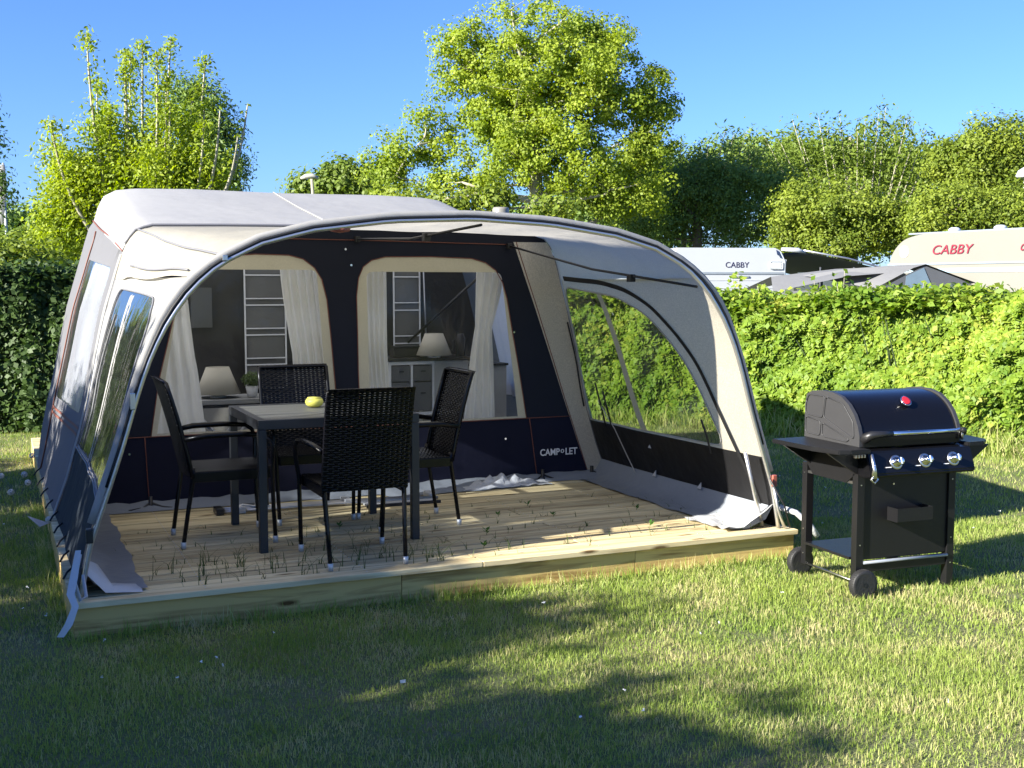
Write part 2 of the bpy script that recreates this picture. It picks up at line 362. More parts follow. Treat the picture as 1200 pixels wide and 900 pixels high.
# lawn blades
GRASSM = leafmat('grass_blade', (.15, .235, .035), (.33, .395, .09), .35, dry=((.52, .45, .24), 2.4, .67, .93), nscale=1.4, rough=.5)
def in_deck(x, y, m=0.0):
    dx, dy = x-OX, y-OY; u = dx*UX+dy*UY; v = -dx*UY+dy*UX
    return (u > -m) & (u < 4.14+m) & (v > -m) & (v < 6.53+m)
def blades(n, y0, y1, hmin, hmax, wd, seg2=True, xm=.53, filt=None, dens=True):
    y = rng.uniform(y0, y1, n); x = rng.uniform(-1, 1, n)*(xm*y+1.6)
    keep = ~in_deck(x, y, .0) & (rng.random(n) < (xm*y+1.6)/(xm*y1+1.6))
    patch = vn(x, y, 1.3)*.6+vn(x, y, 4, 2)*.4
    if dens: keep &= rng.random(n) < (.28+1.0*patch)
    if filt is not None: keep &= filt(x, y)
    x, y, patch = x[keep], y[keep], patch[keep]; n = len(x)
    h = rng.uniform(hmin, hmax, n)*(.55+.8*patch); a = rng.uniform(0, 2*np.pi, n); tilt = np.abs(rng.normal(.45, .6, n)).clip(0, 1.5)
    dx, dy = np.cos(a), np.sin(a); b = rng.uniform(0, 2*np.pi, n); sx, sy = np.cos(b), np.sin(b)
    ww = wd*rng.uniform(.6, 1.2, n)/2
    P0 = np.stack([x-sx*ww, y-sy*ww, np.zeros(n)-.003], 1); P1 = np.stack([x+sx*ww, y+sy*ww, np.zeros(n)-.003], 1)
    l1 = h*.5; mx_, my_, mz = x+dx*l1*np.sin(tilt*.6), y+dy*l1*np.sin(tilt*.6), l1*np.cos(tilt*.6)
    tx, ty, tz = mx_+dx*l1*np.sin(tilt*1.3), my_+dy*l1*np.sin(tilt*1.3), mz+l1*np.cos(tilt*1.3)
    P4 = np.stack([tx, ty, np.maximum(tz, .004)], 1)
    if seg2:
        P2 = np.stack([mx_-sx*ww*.8, my_-sy*ww*.8, mz], 1); P3 = np.stack([mx_+sx*ww*.8, my_+sy*ww*.8, mz], 1)
        V = np.stack([P0, P1, P2, P3, P4], 1).reshape(-1, 3); i = np.arange(n)*5
        F = np.concatenate([np.stack([i, i+1, i+3], 1), np.stack([i, i+3, i+2], 1), np.stack([i+2, i+3, i+4], 1)])
    else:
        V = np.stack([P0, P1, P4], 1).reshape(-1, 3); i = np.arange(n)*3; F = np.stack([i, i+1, i+2], 1)
    return V, F
def merge(parts):
    vs, fs, k = [], [], 0
    for V, F in parts: vs.append(V); fs.append(F+k); k += len(V)
    return np.concatenate(vs), np.concatenate(fs)
HB0, HB1 = (2.26, 13.37+.3), (4.95, 11.25)      # foot of the right hedge
def near_hedge(x, y):
    t = (x-HB0[0])/(HB1[0]-HB0[0]); yh = HB0[1]+t*(HB1[1]-HB0[1]); return (y > yh-.55) & (y < yh+.2) & (x > -1)
def near_deck(x, y): return in_deck(x, y, .09)
parts = [blades(300000, 2.9, 5.4, .015, .040, .0034), blades(270000, 5.4, 8.2, .018, .044, .0044),
         blades(260000, 8.2, 14.5, .025, .05, .008, False),
         blades(60000, 10, 14.4, .12, .34, .012, True, filt=near_hedge, dens=False),
         blades(160000, 5.0, 8.5, .045, .10, .005, filt=near_deck, dens=False)]
V, F = merge(parts)
tag(put('grass', np_mesh('grass', V, F, 3), None, GRASSM), 'short patchy lawn grass with dry tufts around the deck', 'grass', kind='stuff')

# ------------------------------------------------------------------ foliage helpers
def leaves_np(P, N, size, aspect=.55, jitter=.8, droop=0.0):
    n = len(P)
    N = N + rng.normal(0, jitter, (n, 3)); N /= np.linalg.norm(N, axis=1)[:, None]+1e-9
    A = rng.normal(0, 1, (n, 3)); A[:, 2] -= droop; A -= N*np.sum(A*N, 1)[:, None]; A /= np.linalg.norm(A, axis=1)[:, None]+1e-9
    B = np.cross(N, A); s = (size*rng.uniform(.6, 1.25, n))[:, None]
    V = np.stack([P-A*s*.5, P+B*s*aspect*.5+N*s*.08, P+A*s*.5, P-B*s*aspect*.5+N*s*.08], 1).reshape(-1, 3)
    i = np.arange(n)*4; return V, np.stack([i, i+1, i+2, i+3], 1)
def leaf_obj(name, P, N, size, m, parent=None, **kw):
    V, F = leaves_np(P, N, size, **kw); return put(name, np_mesh(name, V, F, 4), parent, m)

def ellipsoid_pts(n, c, r, shell=.55):
    d = rng.normal(0, 1, (n, 3)); d /= np.linalg.norm(d, axis=1)[:, None]
    rad = (shell + (1-shell)*rng.random(n))[:, None]
    return np.array(c)+d*rad*np.array(r), d
def branch_path(a, b, sag=.12, n=5, wob=.1):
    a, b = Vector(a), Vector(b); L = (b-a).length; out = []
    o = Vector((random.uniform(-1, 1), random.uniform(-1, 1), random.uniform(-.3, .3)))*wob*L
    for i in range(n+1):
        t = i/n; p = a.lerp(b, t) + o*math.sin(math.pi*t) ; p.z -= sag*L*math.sin(math.pi*t)*(1-t*.5); out.append(p)
    return out
def make_tree(name, loc, trunk_top, blobs, m_leaf, m_bark, label, cat, n_clump=300, per=90, lsize=.16, clump_r=.45,
              trunk_r=.2, group=None, aspect=.55, shell=.5, limbs=None, droop=0.0, stretch=(1, 1, .8), fork=.35, twig=.018):
    """blobs: list of (cx,cy,cz,rx,ry,rz,weight) relative to loc"""
    root = empty(name, loc, 0, label, cat, group)
    tr = MB(); T = Vector(trunk_top)
    path = branch_path((0, 0, -.1), T, 0, 7, .03)
    tr.tube(path, [trunk_r*(1-.55*i/7) for i in range(8)], 9)
    nodes = [(p.copy(), trunk_r*(1-.55*i/7)*.6) for i, p in enumerate(path) if i/7 > fork]
    wsum = sum(b[6] for b in blobs); cl = []
    for b in blobs:
        k = max(4, int(n_clump*b[6]/wsum)); P, D = ellipsoid_pts(k, b[:3], b[3:6], shell)
        cl += [(Vector(p), Vector(d)) for p, d in zip(P, D)]
    for b in blobs:      # main limbs
        for k in range(limbs or 3):
            a = random.uniform(0, 6.28); e = Vector(b[:3])+Vector((math.cos(a)*b[3]*.5, math.sin(a)*b[4]*.5, random.uniform(-.2, .6)*b[5]))
            st, sr = min(nodes[:max(3, len(nodes))], key=lambda q: (q[0]-e).length + (2.5 if q[0].z > e.z-.1 else 0) + random.random()*.5)
            pa = branch_path(st, e, .05, 6, .08); r0 = max(.03, min(sr, trunk_r*.5))
            tr.tube(pa, [r0*(1-.75*i/6) for i in range(7)], 6)
            nodes += [(p, r0*(1-.75*(i+1)/6)*.7) for i, p in enumerate(pa[1:])]
    main = list(nodes)
    for j, (p, d) in enumerate(cl):
        if j % 3 == 0:
            st, sr = min(main, key=lambda q: (q[0]-p).length + (.8 if q[0].z > p.z else 0))
            if (p-st).length > .15:
                pa = branch_path(st, p, .04, 3, .1); r0 = min(sr, twig*1.8)
                tr.tube(pa, [r0, r0*.75, r0*.5, r0*.25], 4, False)
                main.append((pa[2], r0*.6))
    tr.build('trunk', m_bark, root)
    n = per*len(cl)
    cp = np.repeat(np.array([c[0][:] for c in cl]), per, 0); cd = np.repeat(np.array([c[1][:] for c in cl]), per, 0)
    cr = np.repeat(rng.uniform(.5, 1.25, len(cl))*clump_r, per)[:, None]
    off = rng.normal(0, .5, (n, 3)); ln = np.linalg.norm(off, axis=1)[:, None]; off *= np.minimum(1, 1.1/ln)
    P = cp+off*cr*np.array(stretch); 
    if droop: P[:, 2] -= np.abs(rng.normal(0, droop*.5, n))
    Nn = off*1.2+cd*.7+np.array([-.2, -.2, .5])
    leaf_obj('crown', P, Nn, lsize, m_leaf, root, aspect=aspect, droop=droop*1.5)
    return root

def px(x, y, D):
    """point at horizontal distance D (along +Y) that the survey of the photo puts at that bearing"""
    r = ((x-600)/1370., math.cos(R(4.798))+(450-y)/1370.*math.sin(R(4.798)), -math.sin(R(4.798))+(450-y)/1370.*math.cos(R(4.798)))
    t = D/r[1]; return (r[0]*t, D, CAM_H+r[2]*t)
L_LIME = leafmat('lime_leaf', (.13, .20, .016), (.33, .39, .04), .42, nscale=.9)
L_LIME2 = leafmat('yellow_green_leaf', (.075, .125, .014), (.24, .29, .03), .35, nscale=.9)
L_MID = leafmat('mid_green_leaf', (.08, .13, .015), (.17, .23, .03), .35, nscale=.4)
L_DARK = leafmat('dark_green_leaf', (.065, .12, .022), (.19, .28, .055), .25, nscale=.5)
L_HEDGE = leafmat('hedge_leaf', (.07, .15, .014), (.25, .34, .035), .34, nscale=1.6, dry=((.33, .34, .06), 1.1, .76, .98))
L_HSHADE = leafmat('shaded_hedge_leaf', (.02, .045, .012), (.07, .12, .025), .25, nscale=1.0)  # the left hedge's shade is put into this darker leaf colour

TX = []
def pxtree(name, cx, ytop, D, wpx, blobs_px, *a, **k):
    """blobs_px: (x,y,rx,ry,weight) in survey pixels at distance D"""
    s = D/1370.; X = (cx-600)*s; bl = []
    for (x, y, rx, ry, wt) in blobs_px:
        p = px(x, y, D); bl.append((p[0]-X, k.get('dy', 0)*random.uniform(-1, 1), p[2], rx*s, (rx*.8)*s, ry*s, wt))
    k.pop('dy', None)
    tt = px(cx, ytop, D); return make_tree(name, (X, D, 0), (0, 0, tt[2]), bl, *a, **k)

# maple
pxtree('maple_tree', 622, 95, 30, 0, [(640,70,115,88,3.2),(570,110,75,70,1.4),(700,120,85,75,1.8),(640,180,120,55,2.4),(600,150,70,60,1.2),(745,175,48,60,.8),(455,205,30,50,.6),(495,165,38,40,.5),(730,228,70,32,.9),(540,215,70,25,.5),(765,120,30,42,.5),(540,55,38,34,.4),(690,50,45,40,.6)],
       L_LIME, PALEBARK, 'big lime green maple towering behind the awning in the middle of the picture', 'tree',
       n_clump=760, per=150, lsize=.080, clump_r=.36, trunk_r=.26, aspect=.8, shell=.25, limbs=6, fork=.35, twig=.03)
# pollarded ash with upright shoots on the left
def shoot_tree():
    D = 21; s = D/1370.
    X = (180-600)*s; root = empty('ash_tree', (X, D, 0), 0, 'light green ash with tall upright bare-stemmed shoots behind the white tent roof', 'tree')
    tr = MB(); tr.tube([(0, 0, -.1), (0.05, 0, 1.2), (0, 0, 2.2)], [.3, .26, .24], 9)
    PP, NN = [], []
    shoots = [(95,85),(113,48),(130,50),(143,60),(150,85),(162,46),(172,95),(186,36),(196,72),(205,95),(210,130),(218,100),(232,62),(240,120),(250,150),(268,135),(284,118),(288,165),(120,120),(135,140),(100,130),(78,150),(225,150),(180,140)]
    for i, (x, y) in enumerate(shoots):
        tp = px(x, y, D); tip = Vector((tp[0]-X, random.uniform(-.8, .8), tp[2]))
        base = Vector(((x-180)*s*.45, tip.y*.4, 2.0+random.uniform(0, .4)))
        pa = [base.lerp(tip, t)+Vector(((x-180)*s*.12*math.sin(math.pi*t), 0, 0)) for t in np.linspace(0, 1, 8)]
        tr.tube(pa, [.045*(1-.7*k/7) for k in range(8)], 5)
        bare = x > 262
        for k in range(26 if not bare else 14):
            t = (.30+.70*k/25) if not bare else (.3+.7*k/13); p = base.lerp(tip, min(t, 1))
            if bare:
                nn = 6; rr = .04
            else:
                nn = 46 if t > .93 else (16 if t > .62 else 34); rr = .085 if t > .93 else (.10 if t > .62 else .2)
            q = np.array(p[:])+rng.normal(0, rr, (nn, 3))*np.array([1, 1, .5]); PP.append(q); NN.append(rng.normal(0, .4, (nn, 3))+np.array([-.3, -.3, .7]))
    for (x, y, rx, ry, nn) in [(120,215,50,48,8000),(85,225,35,38,5000),(190,205,60,48,7000),(75,265,32,40,4500),(120,150,28,18,1100),(235,205,40,38,3500),(200,140,30,22,900),(62,180,12,10,500)]:
        c = px(x, y, D); k = nn//60; ctr, _ = ellipsoid_pts(k, (c[0]-X, 0, c[2]), (rx*s, rx*s, ry*s), .3)
        q = np.repeat(ctr, 60, 0)+rng.normal(0, .14, (k*60, 3)); PP.append(q); NN.append(rng.normal(0, .4, (len(q), 3))+np.array([-.3, -.3, .6]))
    tr.build('trunk', PALEBARK, root)
    leaf_obj('crown', np.concatenate(PP), np.concatenate(NN), .088, L_LIME, root, aspect=.45)
shoot_tree()
pxtree('weeping_tree', 250, 140, 30, 0, [(235,125,38,45,1.2),(255,170,28,50,1.3),(215,110,26,26,.6),(272,205,18,30,.6)], L_DARK, BARK,
       'dark drooping tree behind the right side of the upright ash shoots', 'tree', n_clump=130, per=90, lsize=.13, clump_r=.45, trunk_r=.15, droop=.5, aspect=.35)
pxtree('small_round_tree', 392, 205, 50, 0, [(400,212,28,24,1),(365,222,26,14,.6),(430,220,26,22,.8)], L_MID, BARK,
       'low rounded green tree beyond the roof behind the street lamp', 'tree', n_clump=110, per=80, lsize=.24, clump_r=.7, trunk_r=.15)
pxtree('distant_bush', 25, 262, 45, 0, [(20,262,42,18,1),(55,270,30,22,1),(-30,265,40,22,1)], L_DARK, BARK,
       'dark bushy tree far away at the left edge below the hanging branches', 'tree', n_clump=110, per=70, lsize=.24, clump_r=.7, trunk_r=.12)
pxtree('pale_bush', 50, 285, 30, 0, [(20,292,45,20,1),(70,280,30,24,1),(45,300,40,18,1)], L_MID, BARK,
       'mid green bush just above the left hedge under the ash', 'bush', n_clump=90, per=80, lsize=.15, clump_r=.5, trunk_r=.06)
# birch at the left margin, its branches hang into the picture
pxtree('birch_tree', -70, 60, 24, 0, [(-70,90,70,60,2),(-30,150,38,40,1),(-20,215,30,28,.9),(-90,190,50,60,1)], L_DARK, PALEBARK,
       'birch whose dark hanging twigs reach in at the left edge', 'tree', n_clump=150, per=80, lsize=.10, clump_r=.4, trunk_r=.16, droop=.5, aspect=.5)
# low green behind awning
pxtree('low_shrub', 520, 235, 26, 0, [(470,238,34,16,.8),(530,240,40,16,1),(580,235,30,18,.7),(650,245,40,14,.8)], L_LIME2, PALEBARK,
       'yellow green shrub low behind the arch beneath the maple', 'shrub', n_clump=90, per=70, lsize=.12, clump_r=.4, trunk_r=.05, shell=.2)
# right hand belt of trees
pxtree('dense_dark_tree', 815, 190, 34, 0, [(790,215,70,45,1.5),(850,215,60,50,1.5),(770,260,70,40,1.2),(860,265,60,35,1.1),(905,225,35,45,.8),(740,235,40,40,.8)], L_DARK, BARK,
       'dense dark green tree right of the maple above the first caravan', 'tree', n_clump=330, per=130, lsize=.11, clump_r=.52, trunk_r=.2, shell=.25, aspect=.4)
pxtree('sparse_tree', 990, 160, 38, 0, [(985,180,75,35,1.4),(930,195,45,40,.9),(1040,165,40,30,.5),(1045,200,35,30,.7)], L_MID, PALEBARK,
       'thin feathery tree whose sparse top stands highest above the right caravan belt', 'tree', n_clump=150, per=55, lsize=.17, clump_r=.5, trunk_r=.14, aspect=.35, shell=.2)
def wisps(cx, D, spots, m, label):
    s = D/1370.; X = (cx-600)*s; root = empty('young_poplar', (X, D, 0), 0, label, 'tree'); tr = MB(); PP = []
    for x, y in spots:
        tp = px(x, y, D); tip = Vector((tp[0]-X, random.uniform(-.6, .6), tp[2])); base = Vector(((x-cx)*s*.5, 0, 3.5))
        tr.tube([base.lerp(tip, t) for t in (0, .5, 1)], [.03, .02, .008], 4)
        for k in range(16):
            t = .45+.55*k/15; p = base.lerp(tip, t); nn = int(16*(1.2-t*.6)); PP.append(np.array(p[:])+rng.normal(0, .13+.22*(1-t), (nn, 3)))
    tr.tube([(0, 0, -.1), (0, 0, 3.6)], [.12, .08], 7); tr.build('trunk', PALEBARK, root)
    P = np.concatenate(PP); leaf_obj('crown', P, np.tile(np.array([-.3, -.3, .6]), (len(P), 1)), .16, m, root, aspect=.4)
wisps(1000, 36, [(925,142),(940,150),(955,138),(972,150),(987,134),(1002,150),(1016,140),(1030,133),(1045,122),(1058,140),(1070,160),(1085,152),(1097,165),(910,165),(895,160),(1060,175)], L_MID,
      'group of slim wispy shoots rising above the feathery tree on the right')
wisps(800, 35, [(768,165),(782,172),(795,168),(808,175),(820,170),(835,160),(846,156),(860,158),(872,155),(884,165),(757,180),(900,168)], L_DARK,
      'dark slim shoots standing up from the dense dark tree')
pxtree('lime_hazel', 985, 255, 30, 0, [(960,245,60,38,1.4),(1010,250,60,38,1.4),(935,275,35,28,.7),(1060,262,50,35,1),(980,290,70,20,.8)], L_LIME2, PALEBARK,
       'yellow green bush behind the dark canopy between the two caravans', 'tree', n_clump=300, per=130, lsize=.09, clump_r=.42, trunk_r=.1, shell=.25)
pxtree('golden_oak', 1150, 180, 33, 0, [(1150,172,45,28,1.4),(1190,185,50,45,1.6),(1115,195,40,28,1),(1240,200,60,60,1.2),(1150,215,50,30,1)], L_LIME2, BARK,
       'golden green spreading tree at the right edge of the tree belt', 'tree', n_clump=300, per=120, lsize=.105, clump_r=.5, trunk_r=.2, shell=.25)
pxtree('rounded_hawthorn', 1140, 245, 28, 0, [(1120,245,55,30,1.2),(1180,250,45,35,1.2),(1090,265,35,22,.7),(1230,250,40,40,.9)], L_LIME2, BARK,
       'fresh green bush directly behind the cream caravan roof', 'tree', n_clump=260, per=120, lsize=.085, clump_r=.42, trunk_r=.1, shell=.25)
# far belt closing gaps low down
for (cx, D, yt, lab) in [(700, 44, 225, 'far hedge tree behind the dark tree and the maple'), (1000, 46, 215, 'far tree behind the feathery tree'), (330, 60, 245, 'far low tree beyond the tent ridge'), (560, 48, 262, 'far bushy tree low behind the maple trunk'), (120, 50, 262, 'far low tree behind the ash'), (905, 50, 160, 'far tree behind the gap between the dark and the feathery tree'), (1080, 48, 160, 'far tree between the feathery tree and the golden oak'), (770, 50, 175, 'far tree just right of the maple crown'), (1180, 44, 210, 'far tree behind the golden tree')]:
    pxtree('far_tree', cx, yt+15, D, 0, [(cx-60,yt+50,70,42,1),(cx+50,yt+52,70,45,1),(cx,yt+34,60,34,.8)], L_MID if yt < 180 else L_DARK, BARK, lab, 'tree', n_clump=140, per=70, lsize=.26, clump_r=.8, trunk_r=.15, shell=.3)

# ------------------------------------------------------------------ hedges
def hedge(name, pts, height, depth, m, label, n, lsize, seed, rough=.22, topn=0, base_h=0.0, hfun=None):
    root = empty(name, (0, 0, 0), 0, label, 'hedge')
    P, N = [], []
    segs = [(Vector(a), Vector(b)) for a, b in zip(pts[:-1], pts[1:])]; Ls = [(b-a).length for a, b in segs]; tot = sum(Ls)
    for (a, b), L in zip(segs, Ls):
        k = int(n*L/tot); t = rng.random(k); d = (b-a)/L; nrm = np.array([d.y, -d.x, 0])   # nrm faces the viewer side
        if nrm[1] > 0: nrm = -nrm
        x = a.x+d.x*L*t; y = a.y+d.y*L*t; al = x*d.x+y*d.y
        H = height*(1+.0*al) + (vn(al, al*0, 1.1, seed)-.5)*.30+(vn(al, al*0, 4.5, seed+1)-.5)*.14
        if hfun is not None: H = H+hfun(x)
        top = rng.random(k) < .30
        z = np.where(top, H-np.abs(rng.normal(0, .05, k)), base_h+(H-base_h)*rng.random(k)**.9)
        bulge = (vn(al, z, 1.6, seed+2)-.5)*2*rough+(vn(al, z, 5, seed+3)-.5)*rough*.9+(vn(al, z, 13, seed+5)-.5)*rough*.35
        rnd = np.where(z > H-.35, ((z-(H-.35))/.35)**2*.25, 0)
        off = np.where(top, -rng.random(k)*depth, bulge-rnd-np.abs(rng.normal(0, .06, k)))
        P.append(np.stack([x+nrm[0]*off, y+nrm[1]*off, z+np.where(top, rng.normal(0, .05, k), 0)], 1))
        N.append(np.where(top[:, None], np.array([0, -.2, 1.]), nrm*.9+np.array([0, 0, .45])))
    P = np.concatenate(P); N = np.concatenate(N)
    leaf_obj('foliage', P, N, lsize, m, root, aspect=.72, jitter=.55)
    c = MB()
    for (a, b), L in zip(segs, Ls):      # dark green sheets behind the leaves, then thin stems
        d = (b-a)/L; nrm = Vector((d.y, -d.x)); nrm = nrm if nrm.y < 0 else -nrm
        rows = []
        for z in np.linspace(-.05, height-.3, 6):
            rows.append([(a.x+d.x*L*t-nrm.x*.5, a.y+d.y*L*t-nrm.y*.5, z) for t in np.linspace(0, 1, 12)])
        c.grid(rows)
        rows = [[(a.x+d.x*L*t-nrm.x*q, a.y+d.y*L*t-nrm.y*q, height-.3) for t in np.linspace(0, 1, 12)] for q in (.5, depth)]
        c.grid(rows)
        for k in range(int(L*7)):
            t = random.random(); x0 = a.x+d.x*L*t-nrm.x*.24; y0_ = a.y+d.y*L*t-nrm.y*.24
            c.tube([(x0, y0_, 0), (x0+random.uniform(-.15, .15), y0_+random.uniform(-.1, .1), height*.5), (x0+random.uniform(-.3, .3), y0_, height*.85)], [.012, .008, .004], 4)
    c.build('branches', mat('hedge_core', (.02, .035, .01), .95), root)
    return root
hedge('hedge', [(-3.0, 17.6), (2.26, 13.75), (5.05, 11.45), (9.5, 7.8)], 1.54, 1.6, L_HEDGE, 'sunlit bright green mixed hedge running behind the barbecue', 210000, .078, 3, rough=.28)
hedge('hedge', [(-14, 12.0), (-5.4, 12.9), (-2.2, 13.6)], 1.86, 1.2, L_HSHADE, 'dark clipped hedge in shade behind the left side of the tent', 70000, .075, 9, rough=.12)
# sprays standing out of the top of the right hedge
def sprays():
    PP, NN = [], []
    tr = MB(); root = empty('bramble', (0, 0, 0), 0, 'loose bramble sprays sticking up from the top of the sunlit hedge', 'bramble')
    for k in range(70):
        t = random.random(); x = -.5+t*8.5; y = 15.8-.82*x+.2+random.uniform(0, .5)
        h = 1.52+random.uniform(.05, .26)*(1.5 if 1.5 < x < 2.8 or 3.2 < x < 3.9 else .7); lean = random.uniform(-.15, .15)
        tr.tube([(x, y, 1.15), (x+lean*.4, y, 1.35), (x+lean, y-.05, h)], [.006, .005, .003], 4)
        nn = 26; tt = rng.random(nn); PP.append(np.stack([x+lean*tt, y+0*tt, 1.36+(h-1.36)*tt], 1)+rng.normal(0, .045, (nn, 3))); NN.append(rng.normal(0, .5, (nn, 3))+np.array([0, -.3, .7]))
    tag(tr.build('stems', PALEBARK, root), kind='stuff'); leaf_obj('foliage', np.concatenate(PP), np.concatenate(NN), .085, L_HEDGE, root, aspect=.65)
sprays()
# lighter shrub topping the left hedge
def shrub_mass(name, c, r, n, m, size, label, cat='shrub'):
    root = empty(name, (c[0], c[1], 0), 0, label, cat); P, D = ellipsoid_pts(n//50, (0, 0, c[2]), r, .45)
    q = np.repeat(P, 50, 0)+rng.normal(0, .09, (len(P)*50, 3)); leaf_obj('foliage', q, np.repeat(D, 50, 0)+np.array([-.2, -.2, .5]), size, m, root, aspect=.6)
    s = MB()
    for k in range(9):
        a = random.uniform(0, 6.28); s.tube([(0, 0, -.05), (math.cos(a)*r[0]*.4, math.sin(a)*r[1]*.4, c[2]*.6), (math.cos(a)*r[0]*.7, math.sin(a)*r[1]*.7, c[2]+r[2]*.3)], [.03, .02, .008], 5)
    s.build('stems', BARK, root)
shrub_mass('light_shrub', (-6.3, 13.8, 1.75), (1.2, .6, .42), 16000, L_LIME2, .07, 'bright shrub crowning the dark hedge at the left edge')

# row of trees off to the left that throws the dappled shade
SHADE_TREES = [(-7.6, 1.5), (-6.8, -.9), (-8.4, 3.9), (-9.2, 6.2), (-6.1, -3.2), (-5.3, -5.6), (-7.75, .3), (-7.0, -2.0)]
for i, (x, y) in enumerate(SHADE_TREES):
    H_ = (4.42, 4.26, 4.2, 4.0, 4.2, 4.2, 4.42, 4.08)[i]
    make_tree('hornbeam_tree', (x, y, 0), (0, 0, H_*.7), [(0, 0, 1.35, 1.3, 1.45, 1.3, 2), (0, .1, 2.7, 1.2, 1.4, 1.05, 1.8), (.1, .5, H_-.75, .8, .8, .7, .5), (0, -.6, H_-.95, .7, .7, .65, .4)], L_MID, BARK,
              ['leafy tree outside the frame on the left, third of its row', 'leafy tree on the left, second of its row, level with the camera', 'leafy tree outside the frame on the left, fourth of its row', 'leafy tree by the dark hedge, last of the left row', 'leafy tree left of the camera, first of its row but one', 'leafy tree behind the camera, nearest end of the left row', 'leafy tree set back behind the left row beside the deck front', 'leafy tree set back behind the left row beside the camera'][i],
              'tree', n_clump=230, per=85, lsize=.17, clump_r=.42, trunk_r=.13, group='trees shading the lawn from the left', shell=.1)

# ================================================================== DECK
deck = empty('wooden_deck', W(0, 0, 0), AN, 'pale timber deck of long boards under and in front of the awning tent', 'deck')
pitch = .0985; pw = .0905; nb = int(6.53/pitch)
nmes = {}
def plank(u0, u1, v0, v1, z0, z1, m, name='plank', top=.0):
    key = (round(u1-u0, 3), round(v1-v0, 3), round(z1-z0, 3), m.name)
    if key not in nmes:
        b = MB(); b.box(0, u1-u0, 0, v1-v0, 0, z1-z0, .003); nmes[key] = b.mesh('plank'); nmes[key].materials.append(m)
    o = put(name, nmes[key], deck); o.location = (u0, v0, z0); o.rotation_euler = (random.uniform(-.002, .002), random.uniform(-.0006, .0006), 0); return o
joints = [1.38, 2.76]
for i in range(nb):
    v0 = i*pitch; zz = random.uniform(-.0015, .0015)
    if i == 0:
        plank(0, 2.07, v0-.004, v0+pw+.02, -.028, 0, DECKW); plank(2.075, 4.14, v0-.004, v0+pw+.02, -.028, .001, DECKW); continue
    j = [1.42, 2.78, 2.08][(i*2+i//3) % 3] + random.choice((-.02, 0, .02)); v0 += .02
    plank(0, round(j, 2), v0, v0+pw, -.028+zz, zz, DECKW); plank(round(j, 2)+.005, 4.14, v0, v0+pw, -.028+zz+.001, zz+.001, DECKW)
fr = lambda u0, u1: plank(u0, u1, .022, .046, -.17, -.032, DECKE, 'front_board')
fr(.012, 1.62); fr(1.623, 3.02); fr(3.023, 4.128)
sb = MB(); sb.box(0, .026, .048, 6.5, -.17, -.032); sb.build('side_board', DECKE, deck)
sb = MB(); sb.box(4.11, 4.134, .048, 6.5, -.17, -.032); sb.build('side_board', DECKE, deck)
for u in (.6, 1.4, 2.2, 2.8, 3.5):
    sb = MB(); sb.box(u, u+.045, .05, 6.48, -.16, -.032); sb.build('joist', DECKE, deck)
# screw heads
sc = MB()
for i in range(0, 24):
    for u in (.05, .62, 1.44, 2.82, 3.52, 4.08):
        for q in (.025, .07):
            sc.lathe([(.0035, .0), (.0035, .0018)], (u, i*pitch+.02+q, .001), 6)
tag(sc.build('screw_heads', STEEL, deck), kind='stuff')

# weeds growing up between the boards
def weeds():
    vs, fs, k = [], [], 0
    for i in range(330):
        v = .02+pitch*random.choice([1,1,2,2,2,3,3,3,4,4,5,5,6,7,8,9,10,11,12,13,14,15])-.002
        u = random.uniform(.3, 3.9) if random.random() < .6 else random.uniform(.4, 2.0)
        big = u < 1.9 and v < .7
        for q in range(random.randint(1, 3)):
            h = random.uniform(.04, .17 if big else .09)*(1-.25*v); a = random.uniform(0, 6.28); ben = random.uniform(.1, 1.7)*h; wv = random.uniform(.0018, .0032)
            p = W(u+random.uniform(-.01, .01), v, 0); prev = None
            for s_ in range(4):
                t = s_/3; c = p+Vector((math.cos(a)*ben*t*t, math.sin(a)*ben*t*t, h*t*(1-.25*t*t)-.01)); ww = wv*(1-t*.85)
                vs += [c+Vector((-math.sin(a)*ww, math.cos(a)*ww, 0)), c-Vector((-math.sin(a)*ww, math.cos(a)*ww, 0))]
            for s_ in range(3): fs.append((k+2*s_, k+2*s_+1, k+2*s_+3, k+2*s_+2))
            k += 8
    return np.array([list(v) for v in vs]), np.array(fs)
V, F = weeds()
tag(put('deck_weeds', np_mesh('deck_weeds', V, F, 4), None, leafmat('weed_blade', (.03, .06, .015), (.09, .13, .03))), 'thin grass blades growing up between the deck boards', 'weeds', kind='stuff')
WEEDLEAF = leafmat('weed_leaf', (.03, .10, .015), (.08, .17, .03))
wl = [((2.63, 1.1), .035, 'small leafy weed between boards near the middle of the deck'), ((2.35, .62), .045, 'spreading weed between boards right of the table leg'), ((2.95, .95), .04, 'small leaf weed left of the grey mud flap strip, nearer the front'),
      ((3.55, .93), .045, 'weed leaf standing close to the grey flap on the right'), ((3.35, .42), .05, 'bright weed sprig by the sunny stripe near the right front of the deck'), ((2.2, .30), .05, 'yellow green weed sprig in the sun near the front edge'), ((1.6, 1.15), .05, 'tiny leafy weed under the dining table'), ((2.95, 1.35), .04, 'weed leaf at the far right boards')]
